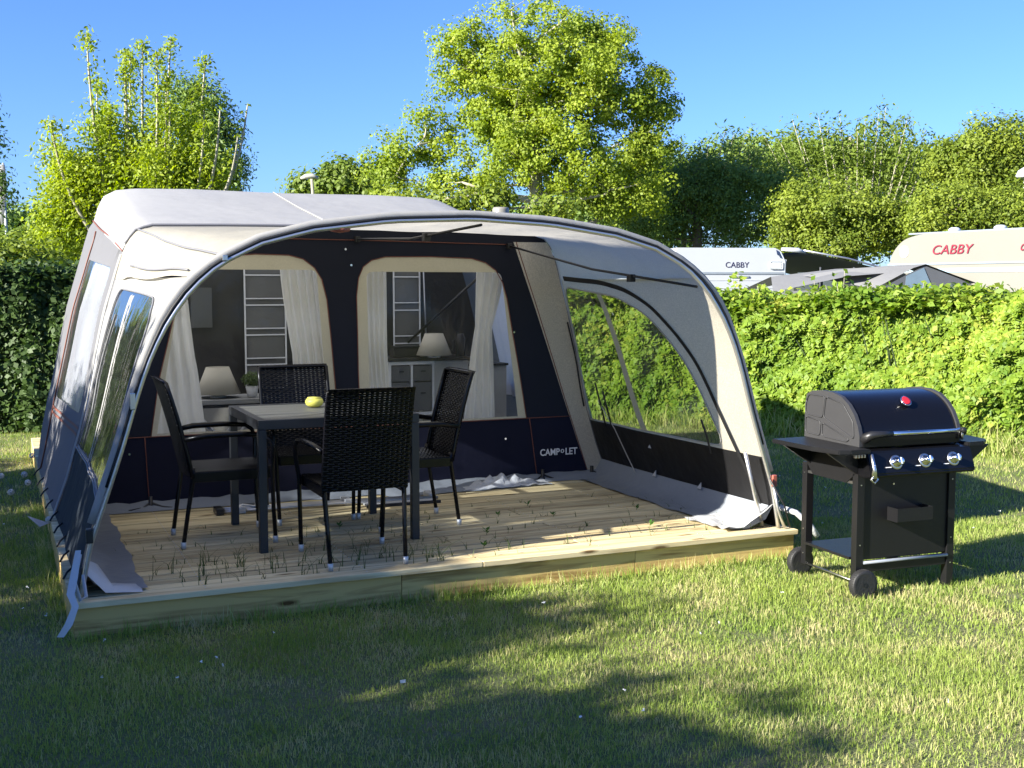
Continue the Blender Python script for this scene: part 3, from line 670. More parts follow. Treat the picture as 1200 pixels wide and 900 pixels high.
for (u, v), s_, lab in wl:
    b = MB(); st = MB()
    st.tube([(0, 0, -.01), (.003, 0, s_*.9)], [.0016, .001], 5)
    for k in range(random.randint(4, 6)):
        a = k*2.2+random.random(); L_ = s_*random.uniform(.7, 1.1); z = s_*(.25+.13*k); d = Vector((math.cos(a), math.sin(a), .75)); n_ = Vector((-math.sin(a), math.cos(a), 0))
        p0 = Vector((0, 0, z*.8)); p2 = p0+d*L_*.7; p1 = p0.lerp(p2, .5)
        b.grid([[p0, p0+Vector((0, 0, .0005))], [p1-n_*L_*.22, p1+n_*L_*.22], [p2-n_*.001, p2+n_*.001]])
    r = empty('deck_weed', W(u, v, 0), 0, lab, 'weed', 'little weeds between the deck boards'); b.build('leaves', WEEDLEAF, r); st.build('stem', WEEDLEAF, r)

# ================================================================== AWNING TENT
tent = empty('awning_tent', W(0, 0, 0), AN, 'trailer tent with pale arched awning, navy front wall and clear windows standing on the deck', 'tent')
UC = 2.05
ARCH = [(2.02,0),(1.98,.24),(1.89,.47),(1.82,.72),(1.74,1.0),(1.68,1.18),(1.59,1.34),(1.475,1.48),(1.32,1.60),(1.13,1.70),(.87,1.775),(.46,1.83),(0,1.85)]
ARCH = [(2.02,0),(1.975,.24),(1.895,.47),(1.81,.72),(1.725,1.0),(1.665,1.16),(1.585,1.33),(1.475,1.48),(1.33,1.60),(1.13,1.70),(.87,1.77),(.46,1.825),(0,1.845)]
SEAM = [(2.02,0),(1.93,.24),(1.84,.54),(1.75,.95),(1.66,1.34),(1.57,1.66),(1.53,1.76),(1.47,1.83),(1.38,1.86),(.9,1.87),(0,1.88)]
REAR = [(2.05,0),(1.95,.54),(1.78,1.3),(1.57,2.0),(1.535,2.12),(1.49,2.2),(1.40,2.25),(1.25,2.27),(.8,2.28),(0,2.27)]
def wid(prof, h):
    for (w0, h0), (w1, h1) in zip(prof[:-1], prof[1:]):
        if h0 <= h <= h1: return w0+(w1-w0)*(h-h0)/(h1-h0)
    return prof[0][0] if h < 0 else prof[-1][0]
def wr(p, a=.006, s=3): return noise.noise(Vector(p)*s)*a
def awn(side, v, h, off=0):
    t = (v-.1)/2.2; w_ = wid(ARCH, h)*(1-t)+wid(SEAM, h)*t - .035*math.sin(math.pi*min(max(t, 0), 1))*(.4+h*.4) - off
    w_ += wr((v, h, side), .010, 2.2)
    return (UC+side*w_, v, h)
def mainside(side, v, h, off=0):
    t = (v-2.3)/2.1; w_ = wid(SEAM, min(h, 1.8))*(1-t)+wid(REAR, h)*t-off+wr((v, h, side), .012, 2)
    return (UC+side*w_, v, h)
def dens(poly, st=.08, closed=True):
    out = []; n = len(poly)
    for i in range(n if closed else n-1):
        a, b = poly[i], poly[(i+1) % n]; L = math.hypot(b[0]-a[0], b[1]-a[1]); k = max(1, int(L/st))
        for j in range(k): out.append((a[0]+(b[0]-a[0])*j/k, a[1]+(b[1]-a[1])*j/k))
    if not closed: out.append(poly[-1])
    return out
def inside(p, poly):
    c = False; n = len(poly); x, y = p
    for i in range(n):
        x0, y0 = poly[i]; x1, y1 = poly[(i+1) % n]
        if (y0 > y) != (y1 > y) and x < (x1-x0)*(y-y0)/(y1-y0)+x0: c = not c
    return c
def rounded(poly, r, idx=None, n=5):
    out = []; N = len(poly)
    for i, p in enumerate(poly):
        if idx is not None and i not in idx: out.append(p); continue
        a = Vector(poly[i-1]); b = Vector(p); c = Vector(poly[(i+1) % N]); rr = min(r, (a-b).length*.45, (c-b).length*.45)
        q0 = b+(a-b).normalized()*rr; q1 = b+(c-b).normalized()*rr
        for k in range(n+1):
            t = k/n; q = q0*(1-t)**2+b*2*t*(1-t)+q1*t*t; out.append((q.x, q.y))
    return out
def panels(outer, regions, fmap, step=.1):
    """regions: list of (key, polygon) tested in order; everything else is 'main'. returns key->mesh"""
    co, ed = [], []
    def addp(poly):
        d_ = dens(poly, step*.8); k = len(co); co.extend(d_); n = len(d_); ed.extend([(k+i, k+(i+1) % n) for i in range(n)])
    addp(outer)
    for k_, p in regions: addp(p)
    xs = [p[0] for p in outer]; ys = [p[1] for p in outer]
    x = min(xs)+step*.5
    while x < max(xs):
        y = min(ys)+step*.45
        while y < max(ys):
            if inside((x, y), outer): co.append((x, y))
            y += step
        x += step
    vo, eo, fo, _, _, _ = delaunay_2d_cdt([Vector(c) for c in co], ed, [], 0, 1e-5)
    res = {}
    for f in fo:
        c = sum((vo[i] for i in f), Vector((0, 0)))/len(f)
        if not inside(c, outer): continue
        key = 'main'
        for k_, p in regions:
            if inside(c, p): key = k_; break
        res.setdefault(key, []).append(f)
    out = {}
    for key, fl in res.items():
        b = bmesh.new(); mp = {}
        for f in fl:
            vv = []
            for i in f:
                if i not in mp: mp[i] = b.verts.new(fmap(vo[i].x, vo[i].y))
                vv.append(mp[i])
            try: q = b.faces.new(vv); q.smooth = True
            except ValueError: pass
        me = bpy.data.meshes.new(key); b.to_mesh(me); b.free(); out[key] = me
    return out
def ribbon(path, wd, fmap, th=.0, st=.06):
    """flat tape of width wd following a 2-D path in the panel"""
    d_ = dens(path, st, False); L_, R_ = [], []
    for i, p in enumerate(d_):
        a = Vector(d_[max(i-1, 0)]); b = Vector(d_[min(i+1, len(d_)-1)]); t = (b-a).normalized(); n_ = Vector((-t.y, t.x))
        q = Vector(p); L_.append(fmap(*(q+n_*wd/2))); R_.append(fmap(*(q-n_*wd/2)))
    return MB().grid([L_, R_])
def cord(path, r, fmap, st=.08): return MB().tube([fmap(*p) for p in dens(path, st, False)], r, 5)

# ---- awning side walls
AWN_OUT = [(.1, 0), (2.3, 0), (2.3, 1.52), (.1, 1.52)]
AWN_WIN = rounded([(2.27, .45), (.46, .46), (.58, .80), (.74, 1.06), (.97, 1.28), (1.33, 1.40), (2.26, 1.47)], .12, (1, 2, 3, 4, 5, 6))
AWN_WIN_L = rounded([(2.22, .46), (.20, .46), (.27, .80), (.40, 1.06), (.58, 1.30), (.82, 1.41), (2.05, 1.46)], .10, (1, 2, 3, 4, 5, 6))
for side in (-1, 1):
    f = lambda v, h, s=side: awn(s, v, h)
    skirt = [(.1, 0), (2.3, 0), (2.3, .44), (.1, .44)]
    win = AWN_WIN_L if side < 0 else AWN_WIN
    pm = panels(AWN_OUT, [('window', win), ('skirt', skirt)], f, .11)
    put('side_wall', pm['main'], tent, WHITE if side < 0 else GREY)
    put('side_skirt', pm['skirt'], tent, DKBLUE if side < 0 else BLACKPV)
    put('side_window', pm['window'], tent, FILML if side < 0 else FILMR)
    fo = lambda v, h, s=side: awn(s, v, h, (.006 if s > 0 else -.006))
    ribbon([(1.62, 1.42), (1.44, .45)], .075 if side > 0 else .05, fo).build('window_strap', GREY if side > 0 else WHITE, tent)
    cord(dens(win, .1)+[win[0]], .005, fo).build('window_piping', PIPEG if side < 0 else WHITE, tent)
    zp = [(2.22, 1.53), (1.5, 1.50), (1.15, 1.45), (.92, 1.36), (.74, 1.22), (.56, 1.0), (.42, .7), (.3, .3), (.24, .1)]
    ribbon(rounded(zp, .15, range(1, 8)), .035, lambda v, h, s=side: awn(s, v, h, .008)).build('zip', BLKTAPE, tent)
    if side < 0:
        cord([(.1, .44), (2.3, .44)], .006, fo).build('seam_piping', PIPEG, tent)
        cord([(1.9, 1.30), (1.95, 1.1), (2.0, .9), (1.92, .7), (1.98, .46)], .004, fo).build('seam_piping', PIPEG, tent)
    fi = lambda v, h, s=side: awn(s, v, h, .03)
    if side > 0:
        for (v_, h0, h1) in ((2.28, 1.2, .55), (2.0, .75, .42), (1.9, .70, .42), (.62, .62, .40)):
            cord([(v_, h0), (v_-.01, (h0+h1)/2), (v_, h1)], .007, fi).build('toggle_strap', BLKTAPE, tent)
        ribbon([(2.02, .62), (1.86, .42), (1.7, .05)], .016, fi).build('strap', PVCW, tent)
        for v_ in (1.43, .86): MB().prism([(0, 0), (.05, .0), (.0, .045)], 0, .004, 'x').build('reflector_tab', PVCW, tent).location = awn(1, v_, .12, .03)
        bfl = MB().prism([(0, 0), (.04, .0), (.02, .022)], 0, .004, 'x').build('reflector_tab', PVCW, tent); bfl.location = awn(1, 1.4, .33, .02)

# ---- mud flaps
def flap(side):
    rows = []
    for i in range(25):
        v = .12+i*(2.2/24); wob = .015*math.sin(v*9)+.01*math.sin(v*23)
        a = awn(side, v, .13, .004); b = (a[0]-side*.05, v, .045+wob*.5); c = (a[0]-side*(.16+wob), v, .008); d = (UC+side*(2.0-.30-wob*.6), v, .006+.01*abs(math.sin(v*7)))
        rows.append([a, b, c, d])
    return MB().grid(rows)
flap(1).build('mud_flap', PVCG, tent); flap(-1).build('mud_flap', PVCG, tent)
b = MB(); b.grid([[(.07, .10, .12), (.10, .16, .16), (.14, .25, .12)], [(.16, .07, .02), (.2, .12, .035), (.2, .25, .02)], [(.33, .07, .006), (.33, .11, .012), (.32, .22, .012)]]); b.build('mud_flap_fold', PVCW, tent)
# crumpled white end of the right flap
b = MB(); rows = []
for i in range(9):
    r_ = []
    for j in range(9):
        s_, t_ = i/8, j/8; r_.append((3.66+.42*s_, .10+.42*t_, .01+.20*max(0, s_-.35)*(1.1-t_)+.03*noise.noise(Vector((s_*4, t_*4, 3)))+.012))
    rows.append(r_)
b.grid(rows); b.build('mud_flap_end', PVCW, tent)

# ---- canopy and front arch
def resample(poly, n):
    P = [Vector(p) for p in poly]; L = [0]
    for a, b in zip(P[:-1], P[1:]): L.append(L[-1]+(b-a).length)
    out = []
    for i in range(n):
        d_ = L[-1]*i/(n-1); k = max(j for j in range(len(L)) if L[j] <= d_+1e-9); k = min(k, len(P)-2)
        out.append(P[k].lerp(P[k+1], (d_-L[k])/max(1e-9, L[k+1]-L[k])))
    return out
def full(prof, hmin, rnd=.0):
    up = [(w_, h) for w_, h in prof if h > hmin]; w0 = wid(prof, hmin)
    half = [(-w0, hmin)]+[(-w_, h) for w_, h in up]
    return half+[(-a, b) for a, b in half[::-1][1:]]
NA = 65
A_ = resample(full(ARCH, 1.52), NA); S_ = resample(full(SEAM, 1.52), NA)
rows = []
for j in range(17):
    t = j/16; row = []
    for i in range(NA):
        p = A_[i].lerp(S_[i], t); c = math.sin(math.pi*t)*math.sin(math.pi*i/(NA-1)); v = .1+2.2*t
        dz = -.035*c + wr((p.x*1.5, v*1.2, 2), .022, 1.6)*math.sin(math.pi*t) + wr((p.x*2.2, v*9, 5), .05, 1.3)*max(0, t-.55)*(1-t)*4*max(0,-p.x)/1.2
        row.append((UC+p.x, v, p.y+dz))
    rows.append(row)
MB().grid(rows).build('awning_canopy', cloth('canopy_cloth', (.61, .58, .50), .56, fine=160, fvar=.16, bump=.65, bscale=3.5), tent)
def arcpts(v=.1, grow=0, hmin=0.0, n=70, dz=0):
    pr = [(w_+grow*(1 if h < 1.6 else .5), h+(grow if h > 1.3 else 0)) for w_, h in ARCH]
    half = [(-w_, h) for w_, h in pr]; P = resample(half+[(-a, b) for a, b in half[::-1][1:]], n)
    return [(UC+p.x, v, p.y+dz) for p in P]
MB().tube(arcpts(.088, .010)[4:-4], .019, 10).build('arch_sleeve', WHITE, tent)
MB().tube(arcpts(.075, -.018), .0125, 8).build('front_arch_pole', ALU, tent)
MB().tube(arcpts(.072, -.004)[6:-6], .009, 6).build('arch_edge_tape', BLKTAPE, tent)
# inner prop arch beside the right and left legs
for s_ in (1,):
    MB().tube([(UC+s_*1.93, .14, .01), (UC+s_*1.86, .13, .22), (UC+s_*1.78, .12, .48)], .012, 8).build('leg_pole', ALU, tent)
for s_ in (-1, 1):
    cl = MB(); cl.box(-.016, .016, -.018, .018, -.035, .035, .006); cl.build('pole_clamp', RUST if s_ > 0 else BLK, tent).location = (UC+s_*1.955, .07, .30)
b = MB(); b.box(-.012, .012, -.01, .01, -.04, .04, .004); b.build('pole_clamp', STEEL, tent).location = (UC-1.745, .06, .93)
b = MB(); b.box(-.012, .012, -.01, .01, -.014, .014, .003); b.build('pole_clamp', STEEL, tent).location = (UC-1.30, .06, 1.61)
# roof tension poles with clamps
for (p0, p1, c_) in [((2.06, 2.27, 1.80), (2.12, .13, 1.80), .62), ((3.22, 2.27, 1.77), (3.50, .16, 1.47), .7), ((.88, 2.27, 1.77), (.58, .16, 1.47), .5)]:
    mid = Vector(p0).lerp(Vector(p1), .5)+Vector((0, 0, -.035)); MB().tube([p0, mid, p1], .008, 6).build('tension_pole', BLK, tent)
    q = Vector(p0).lerp(Vector(p1), c_)+Vector((0, 0, -.03)); b = MB(); b.box(-.02, .02, -.025, .025, -.03, .018, .004); b.build('pole_clamp', BLK, tent).location = q
    b = MB(); b.box(-.018, .018, -.02, .02, -.02, .02, .004); b.build('pole_bracket', BLK, tent).location = p0
b = MB(); b.lathe([(0.001, -.012), (.05, -.004), (.055, .012), (.0, .016)], n=14); b.build('lamp_hook', RUST, tent).location = (1.34, .12, 1.755)
# piping on canopy (outer side)
k0 = [(UC+p.x, 2.3, p.y+.012) for p in S_][4:-4]
MB().tube(k0, .010, 6).build('keder_piping', PIPEG, tent)
def canopy_pt(s_, t):
    i = s_*(NA-1); j = t*16; i0 = min(int(i), NA-2); j0 = min(int(j), 15); a = Vector(rows[j0][i0]); b_ = Vector(rows[j0][i0+1]); c = Vector(rows[j0+1][i0]); d = Vector(rows[j0+1][i0+1])
    fi, fj = i-i0, j-j0; return a*(1-fi)*(1-fj)+b_*fi*(1-fj)+c*(1-fi)*fj+d*fi*fj
for (q0, q1) in (((.10, 1.0), (.055, .0)), ((.02, .80), (.012, .12))):
    pts_ = [canopy_pt(q0[0]+(q1[0]-q0[0])*t, q0[1]+(q1[1]-q0[1])*t)+Vector((-.006, 0, .008)) for t in np.linspace(0, 1, 14)]
    MB().tube(pts_, .006, 5).build('canopy_seam', PIPEG, tent)

# ---- inner front wall with two big windows
WV = 2.3
shell = [(UC-w_, h) for w_, h in SEAM]+[(UC+w_, h) for w_, h in SEAM[::-1][1:]]
shell = [(u, h) for u, h in shell if True]
wl_ = rounded([(.66, .48), (.88, 1.665), (1.70, 1.685), (1.80, 1.62), (1.86, 1.30), (1.92, .48)], .16, (1, 2, 3))
wl_ = [(.64,.48),(.70,.85),(.80,1.25),(.86,1.45),(.91,1.56),(.99,1.63),(1.10,1.67),(1.35,1.69),(1.58,1.685),(1.68,1.66),(1.76,1.60),(1.81,1.52),(1.845,1.38),(1.87,1.1),(1.92,.48)]
wr_ = [(2.075,.48),(2.065,.9),(2.06,1.40),(2.075,1.53),(2.11,1.61),(2.17,1.655),(2.27,1.68),(2.6,1.685),(2.93,1.675),(3.04,1.645),(3.12,1.59),(3.175,1.50),(3.21,1.38),(3.29,.95),(3.375,.48)]
def shrink(poly, d_, dtop):
    cx = sum(p[0] for p in poly)/len(poly); xs = [p[0] for p in poly]; x0, x1 = min(xs), max(xs); return poly
def pane_poly(x0b, x0t, x1b, x1t, h0, h1): return rounded([(x0b, h0), (x0t, h1), (x1t, h1), (x1b, h0)], .05, (1, 2))
pl_ = pane_poly(.68, .87, 1.845, 1.775, .495, 1.585); pr_ = pane_poly(2.15, 2.135, 3.305, 3.165, .495, 1.575)
outerR = [(3.31, 2.2), (3.31, 1.76), (3.91, 0), (3.91, -.2), (5, -.2), (5, 2.2)]; outerL = [(2*UC-a, b) for a, b in outerR]
ORl = [(3.29,1.9),(3.29,1.72),(3.93,-.01),(4.2,-.01),(4.2,1.9)]; OLl = [(2*UC-a, b) for a, b in ORl]
low = [(-.1,-.1),(-.1,.475),(4.2,.475),(4.2,-.1)]
fw = lambda u, h: (u, WV+wr((u, h, 1), .012, 2.5)+.02*math.sin(u*2)*(1-h/1.8)*0, h)
inner_out = [(UC-w_+.006, h) for w_, h in SEAM if h < 1.8]+[(UC-1.47, 1.825), (UC-1.37, 1.855), (UC-.9, 1.866), (UC+.9, 1.866), (UC+1.37, 1.855), (UC+1.47, 1.825)]+[(UC+w_-.006, h) for w_, h in SEAM[::-1] if h < 1.8]
def clip(poly):   # keep region helper polygons inside the CDT domain
    return poly
regs = [('pane1', pl_), ('pane2', pr_), ('border1', wl_), ('border2', wr_)]
pm = panels(inner_out, regs, fw, .1)
me_main = pm['main']
# split the main cloth by height and by outer triangles
def split(me, fn):
    res = {}
    b = bmesh.new(); b.from_mesh(me)
    keys = {}
    for f in b.faces: keys.setdefault(fn(f.calc_center_median()), []).append(f.index)
    b.free()
    for k_, idx in keys.items():
        q = bmesh.new(); q.from_mesh(me); q.faces.ensure_lookup_table(); S2 = set(idx)
        bmesh.ops.delete(q, geom=[f for f in q.faces if f.index not in S2], context='FACES'); m2 = bpy.data.meshes.new('w'); q.to_mesh(m2); q.free(); res[k_] = m2
    return res
# (cut lines are constrained, so rebuild with explicit lines)
eps = .0
lineR = [(3.29, 1.80), (3.925, 0.0)]
regs2 = [('pane1', pl_), ('pane2', pr_), ('border1', wl_), ('border2', wr_),
         ('outR', [(3.27, 1.80), (3.91, 0), (4.07, 0), (UC+1.84, .54), (UC+1.66, 1.34), (UC+1.52, 1.80)]),
         ('outL', [(2*UC-a, b) for a, b in [(3.27, 1.80), (3.91, 0), (4.07, 0), (UC+1.84, .54), (UC+1.66, 1.34), (UC+1.52, 1.80)]]),
         ('skirt', [(2*UC-3.74, .475), (3.74, .475), (3.91, 0), (2*UC-3.91, 0)])]
pm = panels(inner_out, regs2, fw, .1)
put('front_wall', pm['main'], tent, NAVY); put('front_wall_skirt', pm['skirt'], tent, NAVY2)
for k_ in ('outR', 'outL'):
    if k_ in pm: put('wall_edge_panel', pm[k_], tent, GREY if k_ == 'outR' else NAVY)
for k_ in ('border1', 'border2'): put('window_border', pm[k_], tent, BEIGE)
for k_ in ('pane1', 'pane2'): put('window_pane', pm[k_], tent, FILM)
fw2 = lambda u, h: (u, WV-.006+wr((u, h, 1), .012, 2.5), h)
for k_, pth in enumerate([[(.81, 1.80), (.19, 0)], [(3.29, 1.80), (3.91, 0)], [(.60, .48), (.62, 0)], [(3.40, .475), (3.47, 0)], [(2*UC-3.74, .477), (3.74, .477)], [(.85, 1.80), (2.05, 1.795), (3.25, 1.78)]]):
    cord(pth, .0035, fw2).build('piping', PIPE, tent)
for wp in (wl_, wr_): cord(wp, .0035, fw2).build('piping', PIPE, tent)
for (u, h) in ((3.27, 1.13), (2.02, 1.62), (1.98, 1.73), (3.2, .33), (.5, .37)):
    b = MB(); b.lathe([(.008, -.004), (.006, .003), (0, .004)], n=8, axis='y'); b.build('snap_button', CHROME, tent).location = (u, WV-.008, h)
# lettering
def text_mesh(s, size, ext=.001, sp=1.0, off=.018):
    cu = bpy.data.curves.new('t', 'FONT'); cu.body = s; cu.size = size; cu.extrude = ext; cu.space_character = sp; cu.offset = size*off
    o = bpy.data.objects.new('t', cu); C.objects.link(o); dg = bpy.context.evaluated_depsgraph_get(); me = bpy.data.meshes.new_from_object(o.evaluated_get(dg)); bpy.data.objects.remove(o); bpy.data.curves.remove(cu); return me
def lettering(s, size, loc, rot, m, parent, width=None, sp=1.0, name='lettering', shear=0, ht=None):
    me = text_mesh(s, size, sp=sp, off=.018 if s in ('CAMP', 'LET') else .004); o = put(name, me, parent, m)
    if width or shear or ht:
        xs = [v.co.x for v in me.vertices]; ys = [v.co.y for v in me.vertices]; k = (width/(max(xs)-min(xs))) if width else 1; x0 = min(xs); ky = ht/(max(ys)-min(ys)) if ht else 1
        for v in me.vertices: v.co.y *= ky; v.co.x = (v.co.x-x0)*k+v.co.y*shear
    o.location = loc; o.rotation_euler = rot; return o
lettering('CAMP', .075, (3.485, WV-.016, .185), (R(90), 0, 0), WTXT, tent, .165, ht=.052)
lettering('LET', .075, (3.70, WV-.016, .183), (R(90), 0, 0), WTXT, tent, .10, ht=.052)
b = MB(); b.tube([(.012*math.cos(a), 0, .012*math.sin(a)) for a in np.linspace(0, 2*math.pi, 14)], .0035, 5); b.build('logo_ring', WTXT, tent).location = (3.672, WV-.018, .212)

# ---- main tent body: roof, sides, rear
R_rear = resample(full(REAR, 2.0), NA); 
rows2 = []
S2_ = resample([(-1.56, 1.70)]+[(-a, b) for a, b in SEAM if b > 1.70]+[(a, b) for a, b in SEAM[::-1][1:] if b > 1.70]+[(1.56, 1.70)], NA)
for j in range(15):
    t = j/14; row = []
    for i in range(NA):
        p = S2_[i].lerp(R_rear[i], t); v = 2.31+2.09*t
        row.append((UC+p.x, v, p.y+wr((p.x, v, 9), .02, 1.2)*math.sin(math.pi*t)-.02*math.sin(math.pi*t)))
    rows2.append(row)
rows2.append([(UC+p.x*.985, 4.52, p.y-.03) for p in R_rear]); rows2.append([(UC+p.x*.97, 4.60, min(p.y-.10, 2.16)) for p in R_rear]); rows2.append([(UC+p.x*.99, 4.66, 1.9) for p in R_rear])
MB().grid(rows2).build('tent_roof', cloth('tent_roof_cloth', (.64, .64, .64), .6, bump=.6, bscale=2.2), tent)
MB().tube([Vector(rows2[j][30])+Vector((0, 0, .006)) for j in range(15)], .006, 5).build('roof_seam', WHITE, tent)
MWIN = rounded([(2.62, .62), (4.02, .62), (3.98, 1.68), (2.66, 1.60)], .06)
for side in (-1, 1):
    f = lambda v, h, s=side: mainside(s, v, h)
    top = [(2.3, 1.70), (3.0, 1.80), (3.7, 1.90), (4.4, 2.0), (4.62, 1.95)]
    outp = [(2.3, 0), (4.62, 0)]+top[::-1]
    pm = panels(outp, [('window', MWIN)], f, .13)
    put('main_side_wall', pm['main'], tent, SIDEGREY); put('main_side_window', pm['window'], tent, FILMM)
    fo = lambda v, h, s=side: mainside(s, v, h, -.008)
    cord(top[:-1], .006, fo).build('roof_piping', PIPE, tent)
    for dh in (.50, .54): ribbon([(2.42, dh), (4.1, dh)], .016, fo).build('red_stripe', PIPE, tent)
    cord([(4.10, .05), (4.05, 1.0), (4.0, 1.9)], .006, fo).build('side_piping', PIPE, tent)
    ribbon([(2.33, .0), (2.33, .9), (2.33, 1.68)], .10, fo).build('seam_cover', WHITE, tent)
rw = [[(UC+s_*wid(REAR, h)*.99, 4.63, h) for s_ in np.linspace(-1, 1, 12)] for h in (0, .6, 1.2, 1.8, 1.95)]
MB().grid(rw).build('rear_wall', SIDEGREY, tent)
# sleeping cabin wall inside
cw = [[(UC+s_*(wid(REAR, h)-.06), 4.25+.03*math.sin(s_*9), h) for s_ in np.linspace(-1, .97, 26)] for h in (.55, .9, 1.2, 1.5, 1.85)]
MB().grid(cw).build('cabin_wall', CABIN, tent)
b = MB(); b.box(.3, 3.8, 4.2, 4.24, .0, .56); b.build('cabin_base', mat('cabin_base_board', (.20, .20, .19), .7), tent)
b = MB(); b.box(1.20, 1.37, 4.19, 4.20, 1.13, 1.46, .002); b.build('cabin_window', mat('cabin_window_film', (.07, .07, .065), .3), tent)
b = MB(); b.grid([[(u, v, .012+.004*math.sin(u*9+v*5)) for u in np.linspace(.12, 3.98, 16)] for v in np.linspace(2.28, 4.2, 10)]); b.build('groundsheet', PVCG, tent)
# crumpled groundsheet edge in front of the wall
rws = []
for i in range(90):
    u = .2+3.72*i/89; n1 = noise.noise(Vector((u*3, 0, 1))); n2 = noise.noise(Vector((u*9, 3, 1)))
    wdt = .10+.10*max(0, n1)+(.12 if 2.2 < u < 3.3 else 0)
    rws.append([(u, WV-.01, .05+.02*n2), (u, WV-.04-wdt*.3, .035+.02*n1), (u, WV-.04-wdt*.65, .02+.022*n2), (u, WV-.05-wdt, .006)])
MB().grid(rws).build('groundsheet_edge', PVCG, tent)
# pole feet at the wall
for (u) in (.62, 3.48, 3.9):
    b = MB(); b.lathe([(.03, 0), (.03, .012), (.014, .03), (.014, .09), (0, .09)], n=12); b.build('pole_foot', BLK, tent).location = (u, WV-.07, 0)
    MB().tube([(u-.16, WV-.1, .006), (u-.05, WV-.09, .02), (u, WV-.07, .05), (u+.07, WV-.09, .02), (u+.16, WV-.11, .006)], .008, 6).build('pole_strut', BLK, tent)
# interior upright poles
for (u, v) in ((.5, 2.36), (3.55, 2.36)): MB().tube([(u+.06 if u < 2 else u+.2, v, .02), (u+.32 if u < 2 else u-.14, v, 1.78)], .012, 8).build('frame_pole', ALU, tent)
MB().tube([(3.40, 3.3, 1.55), (3.05, 4.1, .98)], .013, 8).build('frame_strut', BLK, tent)
MB().tube([(3.22, 4.17, 1.62), (3.24, 4.16, .9)], .008, 6).build('frame_pole', ALU, tent)
# pegging straps along left edge and front corner
for (v_) in (.55, .95, 1.35, 1.75, 2.15, 2.6, 3.1, 3.6, 4.1):
    a = mainside(-1, v_, .05, -.01) if v_ > 2.3 else awn(-1, v_, .05, -.01)
    MB().tube([a, (a[0]-.03, v_-.02, .03), (a[0]-.05, v_-.05, .004)], .006, 5).build('peg_strap', BLK, tent)
b = MB(); b.prism([(0, 0), (.0, .10), (.11, .0)], 0, .004, 'y'); q = b.build('peg_tab', PVCW, tent); q.location = (-.07, 1.9, .01); q.rotation_euler = (R(-50), 0, R(60))
b = MB(); b.grid([[(.03, .05, .24), (.055, .05, .24)], [(.0, .0, .13), (.035, -.01, .13)], [(-.02, -.05, .06), (.015, -.05, .055)], [(-.0, -.09, 0.012), (.03, -.09, .01)], [(-.035, -.12, -.06), (.0, -.12, -.065)], [(-.07, -.12, -.115), (-.04, -.12, -.12)]]); b.build('guy_strap', PVCW, tent)
MB().tube([(.05, .05, .22), (.02, .02, .1), (.04, -.03, .02), (.07, .03, .02), (.06, .06, .12)], .009, 6).build('guy_cord', PVCW, tent)
MB().tube([(4.06, .08, .13), (4.14, .02, .10), (4.2, -.04, .03), (4.24, -.06, -.04)], .018, 7).build('guy_strap', PVCW, tent)
MB().tube([(4.00, .06, .26), (4.03, .05, .12), (4.07, .04, .01)], .010, 6).build('leg_pole', ALU, tent)
MB().tube([(3.96, .05, .32), (4.06, .03, .15), (4.11, .04, .01)], .006, 6).build('guy_cord', BLK, tent)

# ---- curtains
def curtain(u0t, u1t, u0m, u1m, u0b, u1b, v, h0, h1, label, m=CURT, group='cream curtains in the tent windows', hm=None, waves=9):
    b = MB(); rows_ = []; hm = hm if hm is not None else (h0+h1)/2
    for i in range(15):
        t = i/14; h = h1+(h0-h1)*t; tm = (h1-hm)/(h1-h0)
        if t < tm: k = (t/tm)**1.3; a, c = u0t+(u0m-u0t)*k, u1t+(u1m-u1t)*k
        else: k = ((t-tm)/(1-tm))**.8; a, c = u0m+(u0b-u0m)*k, u1m+(u1b-u1m)*k
        rows_.append([(a+(c-a)*s_, v+(.02+.008*math.sin(i))*math.sin(s_*waves*2*math.pi*.5+.4*math.sin(t*3)), h) for s_ in np.linspace(0, 1, 37)])
    b.grid(rows_); o = b.build('curtain', m, None); o.location = W(0, 0, 0); o.rotation_euler = (0, 0, AN); return tag(o, label, 'curtain', group)
curtain(.62, .90, .62, .95, .62, 1.02, 2.40, .40, 1.60, 'wide cream curtain at the far left of the left tent window behind the side chair')
curtain(1.54, 1.80, 1.62, 1.86, 1.64, 1.90, 2.40, .40, 1.60, 'cream curtain on the right side of the left tent window beside the centre post')
curtain(2.12, 2.31, 2.15, 2.31, 2.19, 2.33, 2.40, .40, 1.60, 'narrow cream curtain on the left side of the right tent window')
curtain(3.01, 3.24, 3.0, 3.13, 2.90, 3.16, 2.40, .40, 1.60, 'gathered cream curtain right of the white lamp in the right tent window', hm=1.15, waves=7)
for side, lab in ((-1, 'pale bluish curtain behind the outer side window of the main tent'), (1, 'pale bluish curtain behind the far right side window inside the tent')):
    b = MB(); rows_ = []
    for i in range(13):
        h = .50+1.18*i/12; rows_.append([mainside(side, v, h, .05+.02*math.sin(v*34)*(1.1-.4*h)) for v in np.linspace(2.66, 4.0, 90)])
    b.grid(rows_); o = b.build('curtain', CURTW); o.location = W(0, 0, 0); o.rotation_euler = (0, 0, AN); tag(o, lab, 'curtain')

